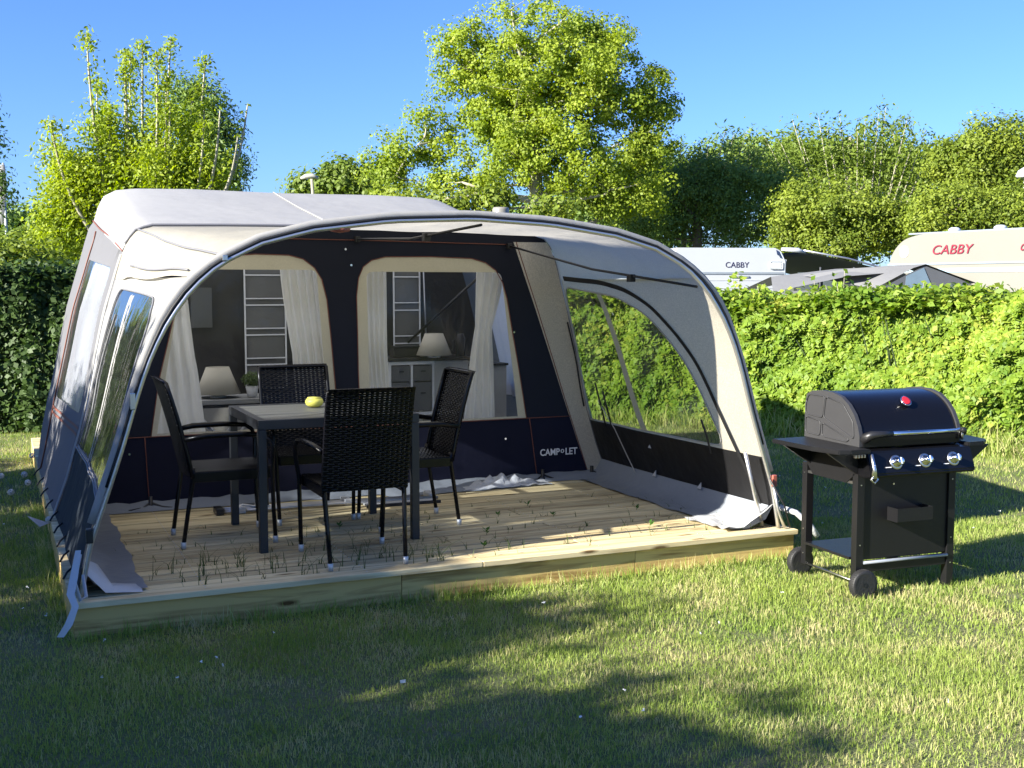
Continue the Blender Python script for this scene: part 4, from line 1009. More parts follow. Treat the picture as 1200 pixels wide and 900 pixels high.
# ---- hanging organisers
def organiser(u0, u1, h0, h1, label):
    r = empty('hanging_organizer', W(u0, 4.15, 0), AN, label, 'organizer', 'hanging pocket organizers in the tent'); w_ = u1-u0
    b = MB(); b.box(0, w_, 0, .012, h0, h1); b.build('back_panel', ORG, r)
    n = 4; ph = (h1-h0)/n
    for k in range(n):
        z = h0+k*ph; q = MB(); q.grid([[(.01+(w_-.02)*s_, -.006-.02*math.sin(math.pi*s_)*(1-.3*j), z+.01+(ph*.72)*j) for s_ in np.linspace(0, 1, 9)] for j in (0, .5, 1)]); q.build('pocket', ORG, r)
        for dz in (.0, ph*.74+.01): q = MB(); q.box(-.002, w_+.002, -.03, -.022, z+dz-.005, z+dz+.005); q.build('trim', WHITEP, r)
    for x in (0, w_): q = MB(); q.box(x-.006, x+.006, -.022, -.012, h0, h1); q.build('trim', WHITEP, r)
organiser(1.63, 1.97, .62, 1.62, 'tall grey pocket organizer with white trim seen through the left tent window')
organiser(2.93, 3.17, .45, 1.62, 'tall grey pocket organizer with white trim seen through the right tent window')

# ---- inside furniture
def lamp(loc, s, label, base=.0):
    r = empty('table_lamp', loc, 0, label, 'lamp'); b = MB(); pr = [(.165*s, base), (.085*s, base+.20*s), (.082*s, base+.20*s), (.16*s, base)]
    b.lathe(pr, n=28); b.build('lamp_shade', SHADE, r)
    b = MB(); b.lathe([(.06*s, 0), (.06*s, .012), (.012, .02), (.012, base+.10), (0, base+.10)], n=16); b.build('lamp_base', WHITEP, r)
t = empty('side_table', W(1.28, 3.25, 0), AN, 'small folding table with pale tubular legs holding the lamp inside the left window', 'table')
b = MB(); b.box(-.34, .36, -.22, .22, .60, .635, .004); b.build('tabletop', mat('pale_grey_top', (.26, .26, .25), .5), t)
b = MB(); b.box(-.33, .35, -.21, .21, .575, .597, .003); b.build('apron', BLK, t)
for (x0, x1) in ((-.25, -.05), (.25, .05)):
    for y in (-.18, .18): MB().tube([(x0, y, .58), (x1*1.2, y, .35), (x1, y, .25), (x0*1.0, y, 0)], .009, 6).build('leg', ALU, t)
lamp(W(1.24, 3.22, .637), 1.0, 'pale cone shaded lamp standing low on the small table in the left window', .03)
r = empty('potted_plant', W(1.48, 3.14, .637), 0, 'small bushy green plant in a white pot beside the left lamp', 'plant')
b = MB(); b.lathe([(.035, 0), (.048, .085), (.044, .085), (.04, .07), (0, .07)], n=18); b.build('pot', POT, r)
P, D = ellipsoid_pts(900, (0, 0, .135), (.085, .085, .06), .2); leaf_obj('foliage', P, D+np.array([0, 0, .5]), .02, leafmat('pot_leaf', (.06, .10, .03), (.15, .2, .07)), r)
# chest of drawers
ch = empty('drawer_chest', W(2.62, 3.32, 0), AN, 'white framed storage rack with dark grey drawers and dark top in the right window', 'drawers')
for k, x in enumerate((0, .185, .37)):
    b = MB(); b.box(x, x+.02, 0, .03, 0, .86, .002); b.build('post', WHITEP, ch); b = MB(); b.box(x, x+.02, .30, .33, 0, .86, .002); b.build('post', WHITEP, ch)
b = MB(); b.box(-.03, .72, -.02, .36, .865, .89, .003); b.build('top_board', mat('dark_board', (.02, .018, .015), .4), ch)
b = MB(); b.box(0, .39, -.004, .026, .835, .862); b.build('rail', WHITEP, ch)
b = MB(); b.box(0, .60, -.004, .026, .42, .445); b.build('rail', WHITEP, ch)
b = MB(); b.box(.391, .69, .0, .33, .40, .86); b.build('side_cabinet', mat('pale_panel', (.36, .36, .34), .6), ch)
for x in (0.024, .209):
    for z in (.455, .70):
        hh = .235 if z < .6 else .125; b = MB(); b.box(x, x+.157, -.002, .3, z, z+hh, .003); dr = b.build('drawer', DKDRAW, ch)
        b = MB(); b.box(x+.06, x+.10, -.012, -.003, z+hh*.6, z+hh*.6+.012); b.build('handle', BLK, dr)
lamp(W(3.0, 3.30, .892), .88, 'white cone lamp on the dark topped drawer rack in the right window', .02)
r = empty('storage_box', W(2.72, 3.42, .892), AN, 'low dark box on the drawer rack left of the lamp', 'box'); b = MB(); b.box(-.02, .20, 0, .12, 0, .075, .004); b.build('body', CABIN, r); b = MB(); b.box(-.025, .205, -.005, .125, .077, .09, .003); b.build('lid', BLK, r)
r = empty('coffee_thermos', W(3.27, 3.40, .892), 0, 'tall black flask between the lamp and the gathered curtain', 'flask')
b = MB(); b.lathe([(.038, 0), (.04, .15), (.03, .17), (.03, .185), (0, .185)], n=18); b.build('body', BLK, r); MB().tube([(-.035, 0, .14), (-.065, 0, .12), (-.065, 0, .05), (-.038, 0, .03)], .006, 6).build('handle', BLK, r)
r = empty('kitchen_unit', W(3.36, 3.42, 0), AN, 'low camping kitchen panel under the kettle at the right edge of the right window', 'kitchen unit')
b = MB(); b.box(0, .34, 0, .35, .03, .80, .004); b.build('body', mat('pale_panel', (.36, .36, .34), .6), r); b = MB(); b.box(-.01, .35, -.02, .36, .802, .82, .003); b.build('worktop', BLK, r)
r = empty('kettle', W(3.53, 3.52, .822), AN+.5, 'white kettle with a dark handle at the right edge of the right window', 'kettle')
b = MB(); b.lathe([(.055, 0), (.055, .02), (.045, .14), (.04, .15), (0, .155)], n=18); b.build('body', WHITEP, r); MB().tube([(-.045, 0, .14), (-.09, 0, .14), (-.10, 0, .08), (-.06, 0, .02)], .010, 6).build('handle', BLK, r)

# ================================================================== DINING TABLE
dt = empty('dining_table', W(1.02, .67, 0), AN, 'square dark metal garden table with grey boarded top in the middle of the chairs', 'table')
TW, TD = .93, .89
for x in (0, TW-.045):
    for y in (0, TD-.045): b = MB(); b.box(x, x+.045, y, y+.045, 0, .685, .003); b.build('leg', TABLEF, dt)
b = MB()
b.box(0, TW, 0, .045, .687, .74, .003); b.build('frame_rail', TABLEF, dt)
for (x0, x1, y0_, y1_) in ((0, TW, TD-.045, TD), (0, .045, .046, TD-.046), (TW-.045, TW, .046, TD-.046)):
    b = MB(); b.box(x0, x1, y0_, y1_, .687, .74, .003); b.build('frame_rail', TABLEF, dt)
bw = (TD-.094)/6; me = None
for k in range(6):
    if me is None: b = MB(); b.box(.048, TW-.048, 0, bw-.005, .712, .737, .002); me = b.mesh('board'); me.materials.append(TABLEW)
    o = put('top_board', me, dt); o.location = (0, .048+k*bw, random.uniform(-.001, .001))
r = empty('candle_bowl', W(1.485, 1.27, .7405), 0, 'small yellow candle dish on the back of the dining table', 'candle')
b = MB(); b.lathe([(.03, 0), (.05, .012), (.056, .032), (.048, .05), (.044, .05), (.044, .04), (0, .038)], n=22); b.build('bowl', YEL, r)
b = MB(); b.lathe([(.040, .041), (.042, .058), (0, .062)], n=20); b.build('candle', YEL, r); b = MB(); b.tube([(0, 0, .06), (.002, 0, .072)], .0015, 5); b.build('wick', BLK, r)

# ================================================================== WOVEN CHAIRS
def weave(x0, x1, z0, z1, fn, nx=17, nz=44):
    """interlaced strips: fn(x,z,d) -> point, d is the offset out of the surface"""
    b = bmesh.new(); px_ = (x1-x0)/nx; pz = (z1-z0)/nz
    for j in range(nz):
        z = z0+(j+.5)*pz; hw = pz*.445; prev = None
        for i in range(nx*2+1):
            x = x0+i*px_/2; d = .0042*math.sin(math.pi*(i/2.)+math.pi*(j % 2)+math.pi/2*0)*1.0
            vs = [b.verts.new(fn(x, z-hw, d-.0012)), b.verts.new(fn(x, z, d+.0012)), b.verts.new(fn(x, z+hw, d-.0012))]
            if prev:
                for q in (0, 1): f = b.faces.new((prev[q], vs[q], vs[q+1], prev[q+1])); f.smooth = True
            prev = vs
    for i in range(nx):
        x = x0+(i+.5)*px_; hw = px_*.30; prev = None
        for j in range(0, nz+1, 1):
            z = z0+j*pz
            vs = [b.verts.new(fn(x-hw, z, -.0008)), b.verts.new(fn(x+hw, z, -.0008))]
            if prev: f = b.faces.new((prev[0], vs[0], vs[1], prev[1])); f.smooth = True
            prev = vs
    me = bpy.data.meshes.new('weave'); b.to_mesh(me); b.free(); return me
def backy(z):  # y of the backrest surface at height z
    t = (z-.40)/.54; return .045-.10*t-.035*t*t+.0
def make_chair():
    r = empty('rattan_armchair'); HWd = .225
    rim = MB()
    pts_ = [(-HWd, backy(z), z) for z in np.linspace(.40, .935, 8)]
    top_ = [(x, backy(.94)-.004, .94) for x in np.linspace(-HWd+.015, HWd-.015, 5)]
    rim.tube(pts_+top_+[(HWd, p[1], p[2]) for p in pts_[::-1]], .0125, 8); rim.build('back_frame', CHAIRTUBE, r)
    bow = lambda x: -.012*(1-(x/HWd)**2)
    # wrap around the frame: the weave slightly wider than the tubes, front and back faces
    put('woven_backrest', weave(-HWd-.010, HWd+.010, .405, .952, lambda x, z, d: (x, backy(min(z, .95))+bow(x)-.0145+d-.006*max(0, (z-.93)/.02), z)), r, RATTAN)
    put('woven_seat', weave(-HWd, HWd, .05, .50, lambda x, z, d: (x, z, .435-.010*(1-(x/HWd)**2)+d), 17, 36), r, RATTAN)
    ap = MB(); ap.box(-HWd-.004, HWd+.004, .485, .505, .37, .432, .006); ap.box(-HWd-.006, -HWd+.012, .05, .484, .375, .432, .004); ap.box(HWd-.012, HWd+.006, .05, .484, .375, .432, .004); ap.box(-HWd+.014, HWd-.014, .06, .48, .405, .42)
    ap.build('seat_frame', RATTAN, r)
    for s_ in (-1, 1):
        lg = MB(); lg.tube([(s_*.205, -.01, .035), (s_*.21, .015, .2), (s_*.218, .047, .40), (s_*.222, .045, .46)], [.0125, .0125, .014, .014], 8); l1 = lg.build('leg', CHAIRTUBE, r)
        c = MB(); c.lathe([(.0145, 0), (.0155, .038), (0, .04)], (s_*.205, -.012, 0), 10); c.build('foot_cap', CAPM, l1)
        # front leg continues up and bends back into the armrest
        fl = MB(); fl.tube([(s_*.235, .50, .035), (s_*.24, .49, .2), (s_*.245, .485, .42), (s_*.262, .49, .54), (s_*.265, .475, .60), (s_*.262, .44, .628)], .0125, 8); l2 = fl.build('leg', CHAIRTUBE, r)
        c = MB(); c.lathe([(.0145, 0), (.0155, .038), (0, .04)], (s_*.235, .50, 0), 10); c.build('foot_cap', CAPM, l2)
        ar = MB(); ar.tube([(s_*.262, .44, .630), (s_*.262, .30, .642), (s_*.255, .12, .640), (s_*.235, backy(.62)+.005, .62)], [.013, .016, .017, .014], 8); ar.build('armrest', RATTAN, r)
    return r
proto = make_chair()
CH = [((1.475, .14), 0, 'woven black armchair nearest the camera, its back turned at the front of the table'),
      ((.66, 1.16), -90, 'woven black armchair seen sideways at the left end of the table'),
      ((1.52, 1.88), 180, 'woven black armchair behind the table facing the camera with light through its weave'),
      ((2.29, 1.15), 90, 'woven black armchair at the right end of the table in front of the right window')]
for k, ((u, v), ang, lab) in enumerate(CH):
    o = proto if k == 0 else copy_tree(proto)
    o.location = W(u, v, .002); o.rotation_euler = (0, 0, AN+R(ang)); tag(o, lab, 'chair', 'woven armchairs around the garden table')

# ---- bits lying on the deck by the wall
r = empty('folded_frame', W(.98, 1.86, 0), AN, 'flat folded bundle of pale aluminium poles and clips lying on the deck behind the table', 'pole bundle')
for k in range(4): MB().tube([(.02*k, .03*k+.0, .018+.006*(k % 2)), (.6, .03*k, .02), (1.50-.05*k, .03*k-.05, .018)], .011, 7).build('pole', ALU, r)
for x in (.0, .14, .26, .85, 1.45): b = MB(); b.box(x, x+.05, -.02, .11, .004, .045, .006); b.build('clip', BLK if x < .1 else PVCW, r)
MB().tube([(.1, -.02, .02), (.18, .05, .05), (.30, .0, .03), (.36, .06, .05), (.2, .1, .04)], .008, 6).build('clip', STEEL, r)
r = empty('door_mat', W(1.95, 1.72, .002), AN-.03, 'pale flat panel with black edges lying on the deck right of the table', 'mat')
b = MB(); b.box(0, .50, 0, .16, 0, .014, .002); b.build('panel', PVCW, r)
for (x0, x1, y0_, y1_) in ((-.01, .51, -.014, -.001), (-.01, .51, .161, .174)): b = MB(); b.box(x0, x1, y0_, y1_, 0, .02, .002); b.build('edge', BLK, r)
r = empty('crumpled_sheet', W(2.75, 2.12, 0), AN, 'crumpled whitish sheet bunched at the foot of the navy wall', 'plastic sheet')
b = MB(); rows_ = []
for i in range(26):
    row = []
    for j in range(9):
        s_, t_ = i/25, j/8; n1 = abs(noise.noise(Vector((s_*7, t_*3, 5)))); row.append((s_*.72, -.09+t_*.18+.02*noise.noise(Vector((s_*5, t_*2, 8))), .008+.085*math.sin(math.pi*t_)*(.4+n1)*math.sin(math.pi*min(1, s_*1.1))+.02*n1))
    rows_.append(row)
b.grid(rows_); b.build('sheet', PVCW, r)

# ================================================================== GAS BARBECUE
BA = R(20.5)
bq = empty('gas_barbecue', (1.815, 6.07, 0), BA, 'black three burner gas barbecue on a wheeled cart standing on the lawn', 'barbecue')
BW, BD = .64, .50
for (x, y) in ((0, 0), (BW-.045, 0), (0, BD-.045), (BW-.045, BD-.045)):
    b = MB(); b.box(x, x+.045, y, y+.045, .075 if x == 0 else .0, .66, .002); b.build('leg', BLKMETAL, bq)
    b = MB()
    for z in (.14, .28, .6): b.lathe([(.004, -.002), (.003, .001), (0, .001)], (x+.022, y-.001, z), 6, 'y') if y == 0 else b.lathe([(.004, -.002), (.003, .001), (0, .001)], (x-.001, y+.022, z), 6, 'x')
    b.build('screws', STEEL, bq)
def wheel(x, y):
    r_ = .078; b = MB(); b.lathe([(r_*.72, -.02), (r_*.93, -.024), (r_, -.017), (r_, .017), (r_*.93, .024), (r_*.72, .02)], n=36, axis='y'); wl2 = b.build('wheel', TYRE, bq); wl2.location = (x, y, r_)
    b = MB()
    for s_ in (-1, 1): b.lathe([(0.001, s_*.012), (.012, s_*.022), (.02, s_*.012), (r_*.55, s_*.006), (r_*.72, s_*.018)], n=30, axis='y')
    b.build('hub', BLK, wl2)
    tr_ = MB()
    for k in range(40):
        a = k*2*math.pi/40; tr_.obox((r_*math.cos(a), -.016, r_*math.sin(a)), (r_*math.cos(a), .016, r_*math.sin(a)), .004, .004, (math.cos(a), 0, math.sin(a)))
    tag(tr_.build('tread', TYRE, wl2), kind='stuff')
wheel(.022, -.035); wheel(.022, BD+.035)
MB().tube([(.022, -.05, .078), (.022, BD+.05, .078)], .006, 6).build('axle', STEEL, bq)
b = MB(); b.box(.047, BW-.047, .012, .018, .20, .655, .001); b.build('front_panel', BLKMETAL, bq)
b = MB(); b.box(BW-.022, BW-.016, .047, BD-.047, .20, .655); b.build('side_panel', BLKMETAL, bq)
b = MB(); b.box(.047, BW-.047, .008, .022, .13, .19, .002); b.build('lower_rail', BLKMETAL, bq)
MB().tube([(.047, -.004, .185), (BW-.047, -.004, .185)], .0085, 8).build('front_bar', mat('blue_grey_bar', (.30, .33, .38), .35, .4), bq)
b = MB(); b.box(-.01, BW-.05, .047, BD-.047, .195, .21, .002); b.box(.047, BW-.047, .02, .047, .195, .21); b.build('bottom_shelf', BLKMETAL, bq)
b = MB(); b.box(.005, .02, .046, BD-.046, .60, .615); b.build('cross_bar', STEEL, bq)
# fire box
b = MB(); b.prism([(.01, .79), (.02, .66), (.10, .60), (.40, .60), (.48, .68), (.49, .79)], .0, .66, 'x'); b.build('fire_box', BLKMETAL, bq)
# control panel, tilted
cp_ = [(-.105, .655), (-.02, .645), (.012, .66), (.012, .795), (-.065, .785), (-.108, .672)]
b = MB(); b.prism(cp_, .0, .675, 'x'); bmesh.ops.bevel(b.b, geom=list(b.b.edges), offset=.006, segments=2, affect='EDGES'); b.build('control_panel', GLOSSB, bq)
for k, x in enumerate((.17, .355, .54)):
    kb = MB(); kb.lathe([(.030, 0), (.028, .006), (.020, .012), (.020, .042), (.018, .045), (0, .045)], n=26)
    o = kb.build('knob', CHROME, bq); o.location = (x, -.089, .728); o.rotation_euler = (R(90-20), 0, 0)
    bz = MB(); bz.lathe([(.038, -.002), (.038, .002), (.030, .004)], n=26); q = bz.build('bezel', STEEL, o)
    sp = MB(); sp.box(-.003, .003, -.017, .017, .045, .047); sp.build('pointer', mat('pale_blue_cap', (.5, .58, .68), .3), o)
for k, x in enumerate((.17, .355, .54)):
    b = MB(); b.box(-.018, .018, -.001, .001, -.002, .002); q = b.build('scale_mark', WTXT, bq); q.location = (x-.055, -.100, .705); q.rotation_euler = (R(-20), 0, 0)
# bottle opener bracket on the left end
b = MB(); b.tube([(.015, -.115, .655), (.012, -.118, .70), (.004, -.10, .78)], [.016, .011, .009], 8); b.tube([(.015, -.118, .672), (.03, -.122, .65), (.012, -.122, .63), (-.01, -.12, .65), (.015, -.118, .672)], .006, 6); b.build('bottle_opener', STEEL, bq)
# lid
LP = [(.0, .800), (.0, .855), (.015, .905), (.05, .965), (.10, 1.015), (.16, 1.05), (.235, 1.068), (.33, 1.072), (.42, 1.062), (.47, 1.04), (.485, .98), (.485, .80)]
sm = []
for i in range(len(LP)-1):
    for t_ in (0, .5): sm.append((LP[i][0]+(LP[i+1][0]-LP[i][0])*t_, LP[i][1]+(LP[i+1][1]-LP[i][1])*t_))
sm.append(LP[-1])
b = MB(); b.grid([[(x, y, z) for (y, z) in LP] for x in np.linspace(.022, .64, 6)]); o = b.build('lid', GLOSSB, bq)
md = o.modifiers.new('s', 'SOLIDIFY'); md.thickness = .004
o.modifiers.new('ss', 'SUBSURF').levels = 2; o.modifiers['ss'].render_levels = 2
grow = [(y-.004 if y < .2 else y+.002, z+.004) for y, z in sm]
for x0, sgn in ((0.0, -1), (.64, 1)):
    b = MB(); b.prism(grow, x0, x0+.022, 'x'); ep = b.build('lid_end', GREYMETAL, bq)
    xf = x0-.003 if sgn < 0 else x0+.025
    def rim_(poly): b2 = MB(); b2.tube([(xf, *p) for p in rounded(poly, .02, None, 3)]+[(xf, *rounded(poly, .02, None, 3)[0])], .0035, 5); b2.build('pressed_rib', GREYMETAL, ep)
    rim_([(.475, .99), (.475, .935), (.32, .925), (.30, 1.045), (.45, 1.045)]); rim_([(.29, 1.045), (.31, .93), (.04, .84), (.05, .93), (.14, 1.02)])
    rim_([(.475, .92), (.475, .83), (.34, .825), (.335, .905)]); rim_([(.32, .90), (.32, .825), (.10, .82), (.08, .835)])
b = MB(); b.tube([(x, -.045, .872) for x in (.17, .40, .625)], .0125, 12); b.build('handle', CHROME, bq)
b = MB(); b.tube([(.03, .01, .84), (.06, -.03, .868), (.12, -.045, .872), (.175, -.045, .872)], [.03, .022, .016, .015], 10); b.build('handle_bracket', BLK, bq)
b = MB()
b.tube([(.655, .01, .84), (.655, -.03, .865), (.64, -.047, .872), (.622, -.045, .872)], [.024, .02, .017, .015], 10)
b.build('handle_bracket', BLK, bq)
MB().tube([(.64, -.04, .87), (.645, -.03, .82)], .008, 6).build('handle_strut', STEEL, bq)
b = MB(); b.box(.02, .645, -.012, -.002, .80, .852, .002); b.build('lid_front', GLOSSB, bq)
tg = MB(); tg.lathe([(.030, -.006), (.032, .010), (.028, .014), (.027, .011)], n=26); o = tg.build('thermometer', CHROME, bq); o.location = (.36, .092, 1.018); o.rotation_euler = (R(50), 0, 0); o.location = (.36, .088, 1.022)
dl = MB(); dl.lathe([(.0265, .0135), (.02, .0145), (0, .0145)], n=24); dl.build('dial', RED, o)
# side shelves
def shelf(poly, name='side_shelf'):
    b = MB(); b.prism(poly, .782, .806, 'z'); bmesh.ops.bevel(b.b, geom=list(b.b.edges), offset=.005, segments=2, affect='EDGES'); b.build(name, BLKMETAL, bq)
shelf([(-.004, -.11), (-.13, -.11), (-.185, -.085), (-.225, .10), (-.245, .44), (-.004, .46)]); shelf([(.668, -.06), (.78, -.05), (.86, .02), (.90, .36), (.88, .45), (.668, .46)])
b = MB(); b.prism([(-.002, .78), (-.002, .66), (-.07, .70), (-.17, .765), (-.19, .78)], .0, .02, 'y'); b.build('shelf_gusset', BLKMETAL, bq)
b = MB(); b.prism([(-.002, .78), (-.002, .66), (-.07, .70), (-.17, .765), (-.19, .78)], .42, .44, 'y'); b.build('shelf_gusset', BLKMETAL, bq)
b = MB(); b.prism([(.67, .78), (.67, .67), (.75, .70), (.84, .765), (.86, .78)], .0, .02, 'y'); b.build('shelf_gusset', BLKMETAL, bq)
for k in range(4): b = MB(); b.box(-.10+k*.018, -.095+k*.018, -.112, -.09, .765, .781, .001); b.build('tool_hook', STEEL, bq)
# grease tray box on the front
b = MB(); X0, X1 = .20, .43
b.box(X0, X1, -.075, -.072, .405, .475); b.box(X0, X0+.003, -.072, .010, .405, .475); b.box(X1-.003, X1, -.072, .010, .405, .475); b.box(X0, X1, -.072, .010, .402, .405)
b.build('condiment_box', BLKMETAL, bq)
b = MB(); b.lathe([(.006, -.004), (.004, 0), (0, .001)], (0, 0, 0), 8, 'y'); b.build('screw', CHROME, bq).location = (.235, .010, .595)

# ================================================================== CARAVANS, CANOPY AND TENT BEYOND THE HEDGE
def rrect(x0, x1, z0, z1, r, n=5, only_top=True):
    out = [(x0, z0), (x1, z0)]
    for k in range(n+1): a = k*math.pi/2/n; out.append((x1-r+r*math.cos(a), z1-r+r*math.sin(a)))
    for k in range(n+1): a = math.pi/2+k*math.pi/2/n; out.append((x0+r+r*math.cos(a), z1-r+r*math.sin(a)))
    return out
c1 = empty('caravan', (2.88, 22, 0), R(8), 'white caravan with navy lettering, its end wall showing above the hedge next to the arch', 'caravan')
WD = 2.36
b = MB(); b.prism(rrect(0, WD, .55, 2.36, .22), 0, 5.2, 'y'); bmesh.ops.bevel(b.b, geom=[e for e in b.b.edges if all(abs(v.co.y) < .01 for v in e.verts)], offset=.12, segments=4, affect='EDGES'); ob = b.build('body', CARW, c1)
b = MB(); b.box(.02, WD-.02, -.012, .01, 1.86, 1.905, .004); b.build('moulding', TRIMG, c1)
for z in (1.30, 1.45, 1.60, 1.75): b = MB(); b.box(.05, WD-.05, -.006, .01, z-.006, z+.006); b.build('panel_rib', CARW, c1)
b = MB(); b.box(1.25, 1.62, -.022, .0, 1.80, 1.835, .005); b.build('grab_handle', TRIMG, c1)
b = MB(); b.box(2.03, 2.28, -.02, .004, 1.96, 2.10, .03); b.build('tail_lamp', mat('pale_lamp', (.5, .52, .52), .2), c1)
MB().tube([(.10, .0, .6), (.10, -.012, 2.1), (.16, .02, 2.28)], .014, 6).build('corner_trim', TRIMG, c1)
MB().tube([(WD-.03, .0, .6), (WD-.03, -.01, 2.1), (WD-.12, .03, 2.3)], .012, 6).build('corner_trim', TRIMG, c1)
lettering('CABBY', .2, (1.16, -.004, 1.99), (R(90), 0, 0), NAVTXT, c1, .46, ht=.105)
b = MB()
for s_ in (0.1, WD-.1): b.lathe([(.2, -.09), (.31, -.08), (.31, .08), (.2, .09)], (s_, 2.7, .31), 24, 'x')
b.build('wheel', TYRE, c1)
# awning roof beside it
c2 = empty('caravan_awning', (5.35, 22.2, 0), R(8), 'dark caravan awning with a sloping pale edged roof right of the white caravan', 'awning')
b = MB(); b.grid([[(x, y, 2.30-.42*(x/2.0)**1.2) for y in (-.1, 2.5, 5.0)] for x in np.linspace(-.3, 2.55, 8)]); b.build('roof', mat('dark_roof_sheet', (.13, .14, .16), .5), c2)
b = MB(); b.grid([[(x, -.0, z) for x in (-.02, .55, 1.1, 2.3)] for z in (0, 1.0, 1.76)]); b.build('front_wall', DKGREENCL, c2)
MB().tube([(-.32, -.12, 2.33), (0, -.12, 2.31), (.15, -.12, 2.27)], [.03, .05, .02], 7).build('roll_case', CARW, c2)
MB().tube([(.12, -.11, 2.31), (1.0, -.11, 2.16), (1.8, -.11, 1.96), (2.57, -.11, 1.77)], .018, 6).build('roof_rail', ALU, c2)
for x in (.48, 1.15): b = MB(); b.box(x, x+.02, -.03, -.01, .1, 2.0); b.build('pole', ALU, c2)
for x0 in (.05, .56): b = MB(); b.box(x0, x0+.40, -.012, -.004, 1.3, 1.9); b.build('window', mat('dull_pane', (.09, .11, .11), .15), c2)
# pale tent with gable
c3 = empty('pale_tent', (5.05, 18.5, 0), R(4), 'low pale grey tent roof with a dark pointed gable between the caravans', 'tent')
b = MB(); ridge = 2.0-.02
b.grid([[(-.95, 0, 1.55), (.3, .1, 1.80), (1.35, .2, ridge-.10)], [(-.6, 1.3, 1.80), (.5, 1.3, 1.93), (1.5, 1.3, 1.97)], [(-.9, 2.6, 1.5), (.4, 2.6, 1.78), (1.5, 2.6, 1.8)]]); b.build('roof_back', LTGREYCL, c3)
b = MB(); b.grid([[(.62, -.15, 1.60), (1.25, -.15, 1.93), (1.44, -.15, 1.985)], [(-.2, .9, 1.82), (.6, .9, 1.93), (1.40, .9, 1.985)]]); b.build('roof_left', LTGREYCL, c3)
b = MB(); b.grid([[(1.44, -.15, 1.985), (1.9, -.15, 1.82), (2.25, -.15, 1.70), (2.30, -.15, 1.4)], [(1.40, .9, 1.985), (1.9, .9, 1.82), (2.25, .9, 1.68), (2.3, .9, 1.4)]]); b.build('roof_right', DKGREENCL, c3)
b = MB(); b.prism([(.66, .2), (.66, 1.58), (1.44, 1.96), (2.0, 1.76), (2.27, 1.64), (2.27, .2)], -.12, -.10, 'y'); b.build('gable_wall', mat('slate_cloth', (.07, .075, .085), .6), c3)
b = MB(); b.prism([(1.12, 1.5), (1.14, 1.80), (1.42, 1.93), (1.62, 1.5)], -.135, -.125, 'y'); b.build('gable_window', mat('blue_pane', (.12, .17, .22), .1), c3)
b = MB(); b.box(1.86, 2.12, -.135, -.125, 1.5, 1.68); b.build('gable_window', mat('dull_pane', (.09, .11, .11), .15), c3)
b = MB(); b.grid([[(-.95, 0, 1.55), (1.3, -.05, 1.65)], [(-.95, 0, 0), (1.3, -.05, 0)]]); b.build('side_wall', LTGREYCL, c3)
# cream caravan
c4 = empty('caravan', (6.42, 20.2, 0), R(-62), 'long cream caravan with red lettering seen side-on above the hedge at the right edge', 'caravan')
L4 = 6.3
prof4 = [(0, .5), (L4, .5), (L4, 2.35), (L4-.2, 2.5), (.75, 2.5), (.38, 2.42), (.14, 2.2), (.02, 1.75)]
prof4 = rounded(prof4, .25, (2, 3, 4, 5, 6, 7), 4)
b = MB(); b.prism(prof4, 0, 2.2, 'y'); b.build('body', CARC, c4)
b = MB(); b.box(.06, L4, -.012, .0, 1.99, 2.02); b.build('trim_line', TRIMG, c4)
b = MB(); b.box(.03, L4, -.010, .0, 1.86, 1.93); b.build('stripe', mat('blue_grey_stripe', (.25, .33, .38), .4), c4)
b = MB(); b.box(.4, L4-.5, .1, 2.1, 2.50, 2.53, .01); b.build('roof_rail', TRIMG, c4)
for x in (1.15, 2.05, 3.3): b = MB(); b.lathe([(.10, 0), (.10, .04), (.06, .07), (0, .075)], (x, .35, 2.53), 12); b.build('roof_vent', CARW, c4)
lettering('CABBY', .3, (1.02, -.016, 2.16), (R(90), 0, 0), REDTXT, c4, .80, shear=.3, ht=.15)
lettering('caravan', .14, (2.72, -.016, 2.18), (R(90), 0, 0), REDTXT, c4, .50, shear=.3, ht=.10)
b = MB(); b.lathe([(.10, -.006), (.10, 0), (0, .001)], (.42, -.006, 2.22), 20, 'y'); b.build('vent_cover', WHITEP, c4)
for x in (.9, 2.5, 4.2): b = MB(); b.box(x, x+1.1, -.02, -.004, .98, 1.50, .02); b.build('window', mat('dark_glass', (.02, .025, .03), .08), c4)
b = MB(); b.lathe([(.2, -.09), (.32, -.08), (.32, .08), (.2, .09)], (3.2, .25, .32), 24, 'y'); b.build('wheel', TYRE, c4)

# ---- lamp posts, flagpole, chimney
r = empty('street_lamp', ((372-600)/1370*40, 40, 0), 0, 'street lamp with a flat angled head poking above the tent roof', 'street lamp')
MB().tube([(0, 0, 0), (.02, 0, 3), (-.12, 0, 5.25)], [.08, .07, .05], 8).build('post', PALEBARK, r)
b = MB(); b.tube([(.10, 0, 5.28), (-.1, 0, 5.36), (-.32, 0, 5.33), (-.5, 0, 5.27)], [.05, .08, .09, .04], 8); b.build('lamp_head', mat('lamp_grey', (.35, .35, .30), .5), r)
r = empty('street_lamp', (13.05, 30, 0), 0, 'white domed park lamp on a white post at the right edge', 'street lamp')
MB().tube([(0, 0, 0), (0, 0, 4.4)], .07, 8).build('post', CARW, r); b = MB(); b.lathe([(.24, 4.38), (.26, 4.42), (.2, 4.56), (.08, 4.64), (0, 4.65)], n=20); b.build('lamp_head', CARW, r)
r = empty('flagpole', (-12.9, 30, 0), 0, 'slim white flagpole with a furled white pennant at the far left', 'flagpole')
MB().tube([(.06, 0, 0), (0, 0, 4.75)], [.045, .03], 8).build('pole', CARW, r)
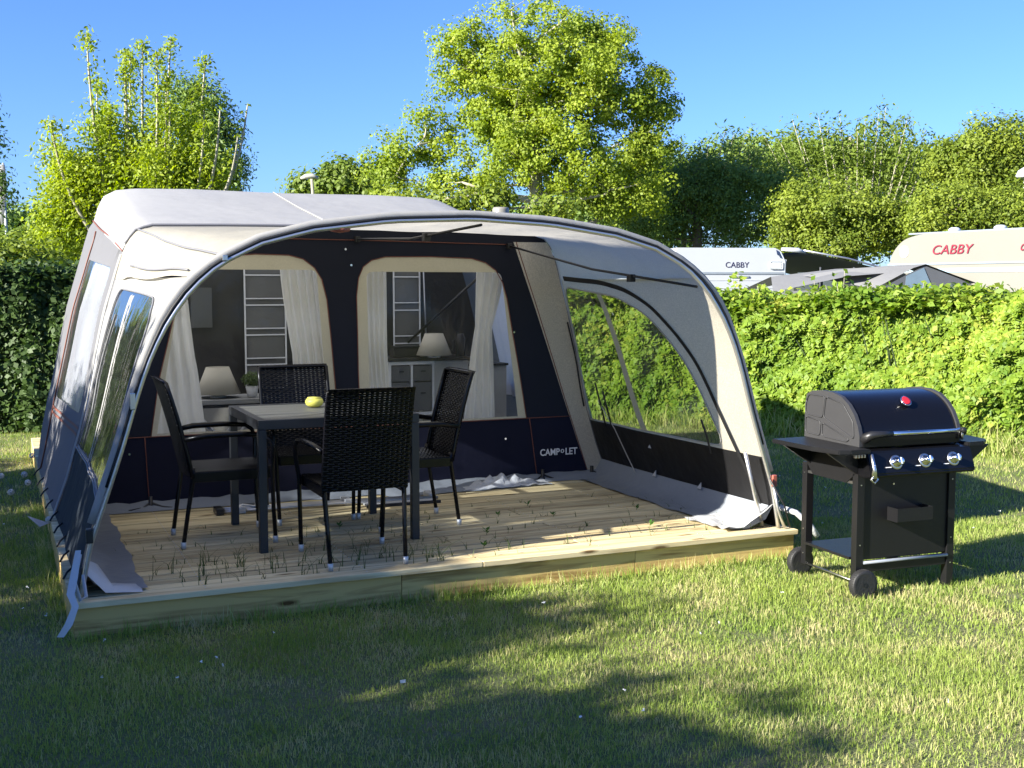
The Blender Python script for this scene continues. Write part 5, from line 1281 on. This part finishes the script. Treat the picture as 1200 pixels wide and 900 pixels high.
b = MB(); b.tube([(-.02, 0, 4.7), (-.04, 0, 4.2), (-.06, 0, 3.7), (-.08, 0, 3.2)], [.06, .12, .09, .03], 8); b.build('pennant', WHITE, r)
r = empty('vent_cowl', ((587-600)/1370*20, 20, 0), 0, 'short cream vent cowl showing just above the arch left of the maple trunk', 'vent')
MB().tube([(0, 0, 0), (0, 0, 2.6)], .06, 8).build('post', CARW, r); b = MB(); b.lathe([(.14, 2.6), (.145, 2.65), (.145, 2.93), (.13, 2.97), (0, 2.98)], n=20); b.build('cowl', CARC, r)

# ================================================================== dandelion clocks and daisies
def dandelion(x, y, h, label):
    r = empty('dandelion_clock', (x, y, 0), 0, label, 'dandelion', 'dandelion clocks in the lawn'); MB().tube([(0, 0, 0), (.005, 0, h*.5), (0, 0, h)], .002, 5).build('stem', L_MID, r)
    n = 260; d = rng.normal(0, 1, (n, 3)); d /= np.linalg.norm(d, axis=1)[:, None]; P = np.array([0, 0, h])+d*.022
    leaf_obj('seed_head', P, d, .009, mat('dandelion_down', (.62, .62, .60), .9), r, jitter=.2, aspect=.9)
for (x, y, h, lab) in [(-4.1, 9.9, .20, 'dandelion clock far left, the highest of the clocks beside the tent'), (-3.72, 9.45, .2, 'dandelion clock nearest the tent edge'), (-3.75, 8.9, .2, 'largest dandelion clock of the cluster left of the tent'), (-3.95, 8.95, .18, 'dandelion clock left of the largest one in the cluster'),
                       (-3.62, 8.65, .18, 'dandelion clock just below the largest one'), (-3.62, 8.35, .16, 'lowest dandelion clock of the cluster left of the tent'), (-2.95, 7.35, .16, 'lone half blown dandelion clock by the deck side')]:
    dandelion(x, y, h, lab)
def daisies():
    P = []
    for k in range(170):
        y = random.uniform(4.2, 12.5); x = random.uniform(-.46, .46)*y
        if in_deck(x, y, .05) or (random.random() < .72 and x > -1.0): continue
        P.append((x, y, random.uniform(.03, .055)))
    P = np.array(P); P = np.repeat(P, 5, 0)+rng.normal(0, .003, (len(P)*5, 3))
    V, F = leaves_np(P, np.tile(np.array([0, -.4, 1.]), (len(P), 1)), .008, .9, .2); return V, F
V, F = daisies(); tag(put('daisies', np_mesh('daisies', V, F, 4), None, mat('daisy_white', (.75, .75, .72), .7)), 'tiny white daisies scattered through the lawn', 'daisies', kind='stuff')
b = MB(); b.grid([[(0, 0, 0), (.03, .0, .004)], [(-.005, .02, .012), (.028, .022, .016)], [(.005, .04, .0), (.022, .042, .002)]])
o = b.build('fallen_petal', mat('petal_cream', (.7, .66, .5), .7)); o.location = (-.452, 4.62, .04); o.scale = (.7, .7, .7); tag(o, 'single pale petal lying in the shaded grass in front of the deck', 'petal')
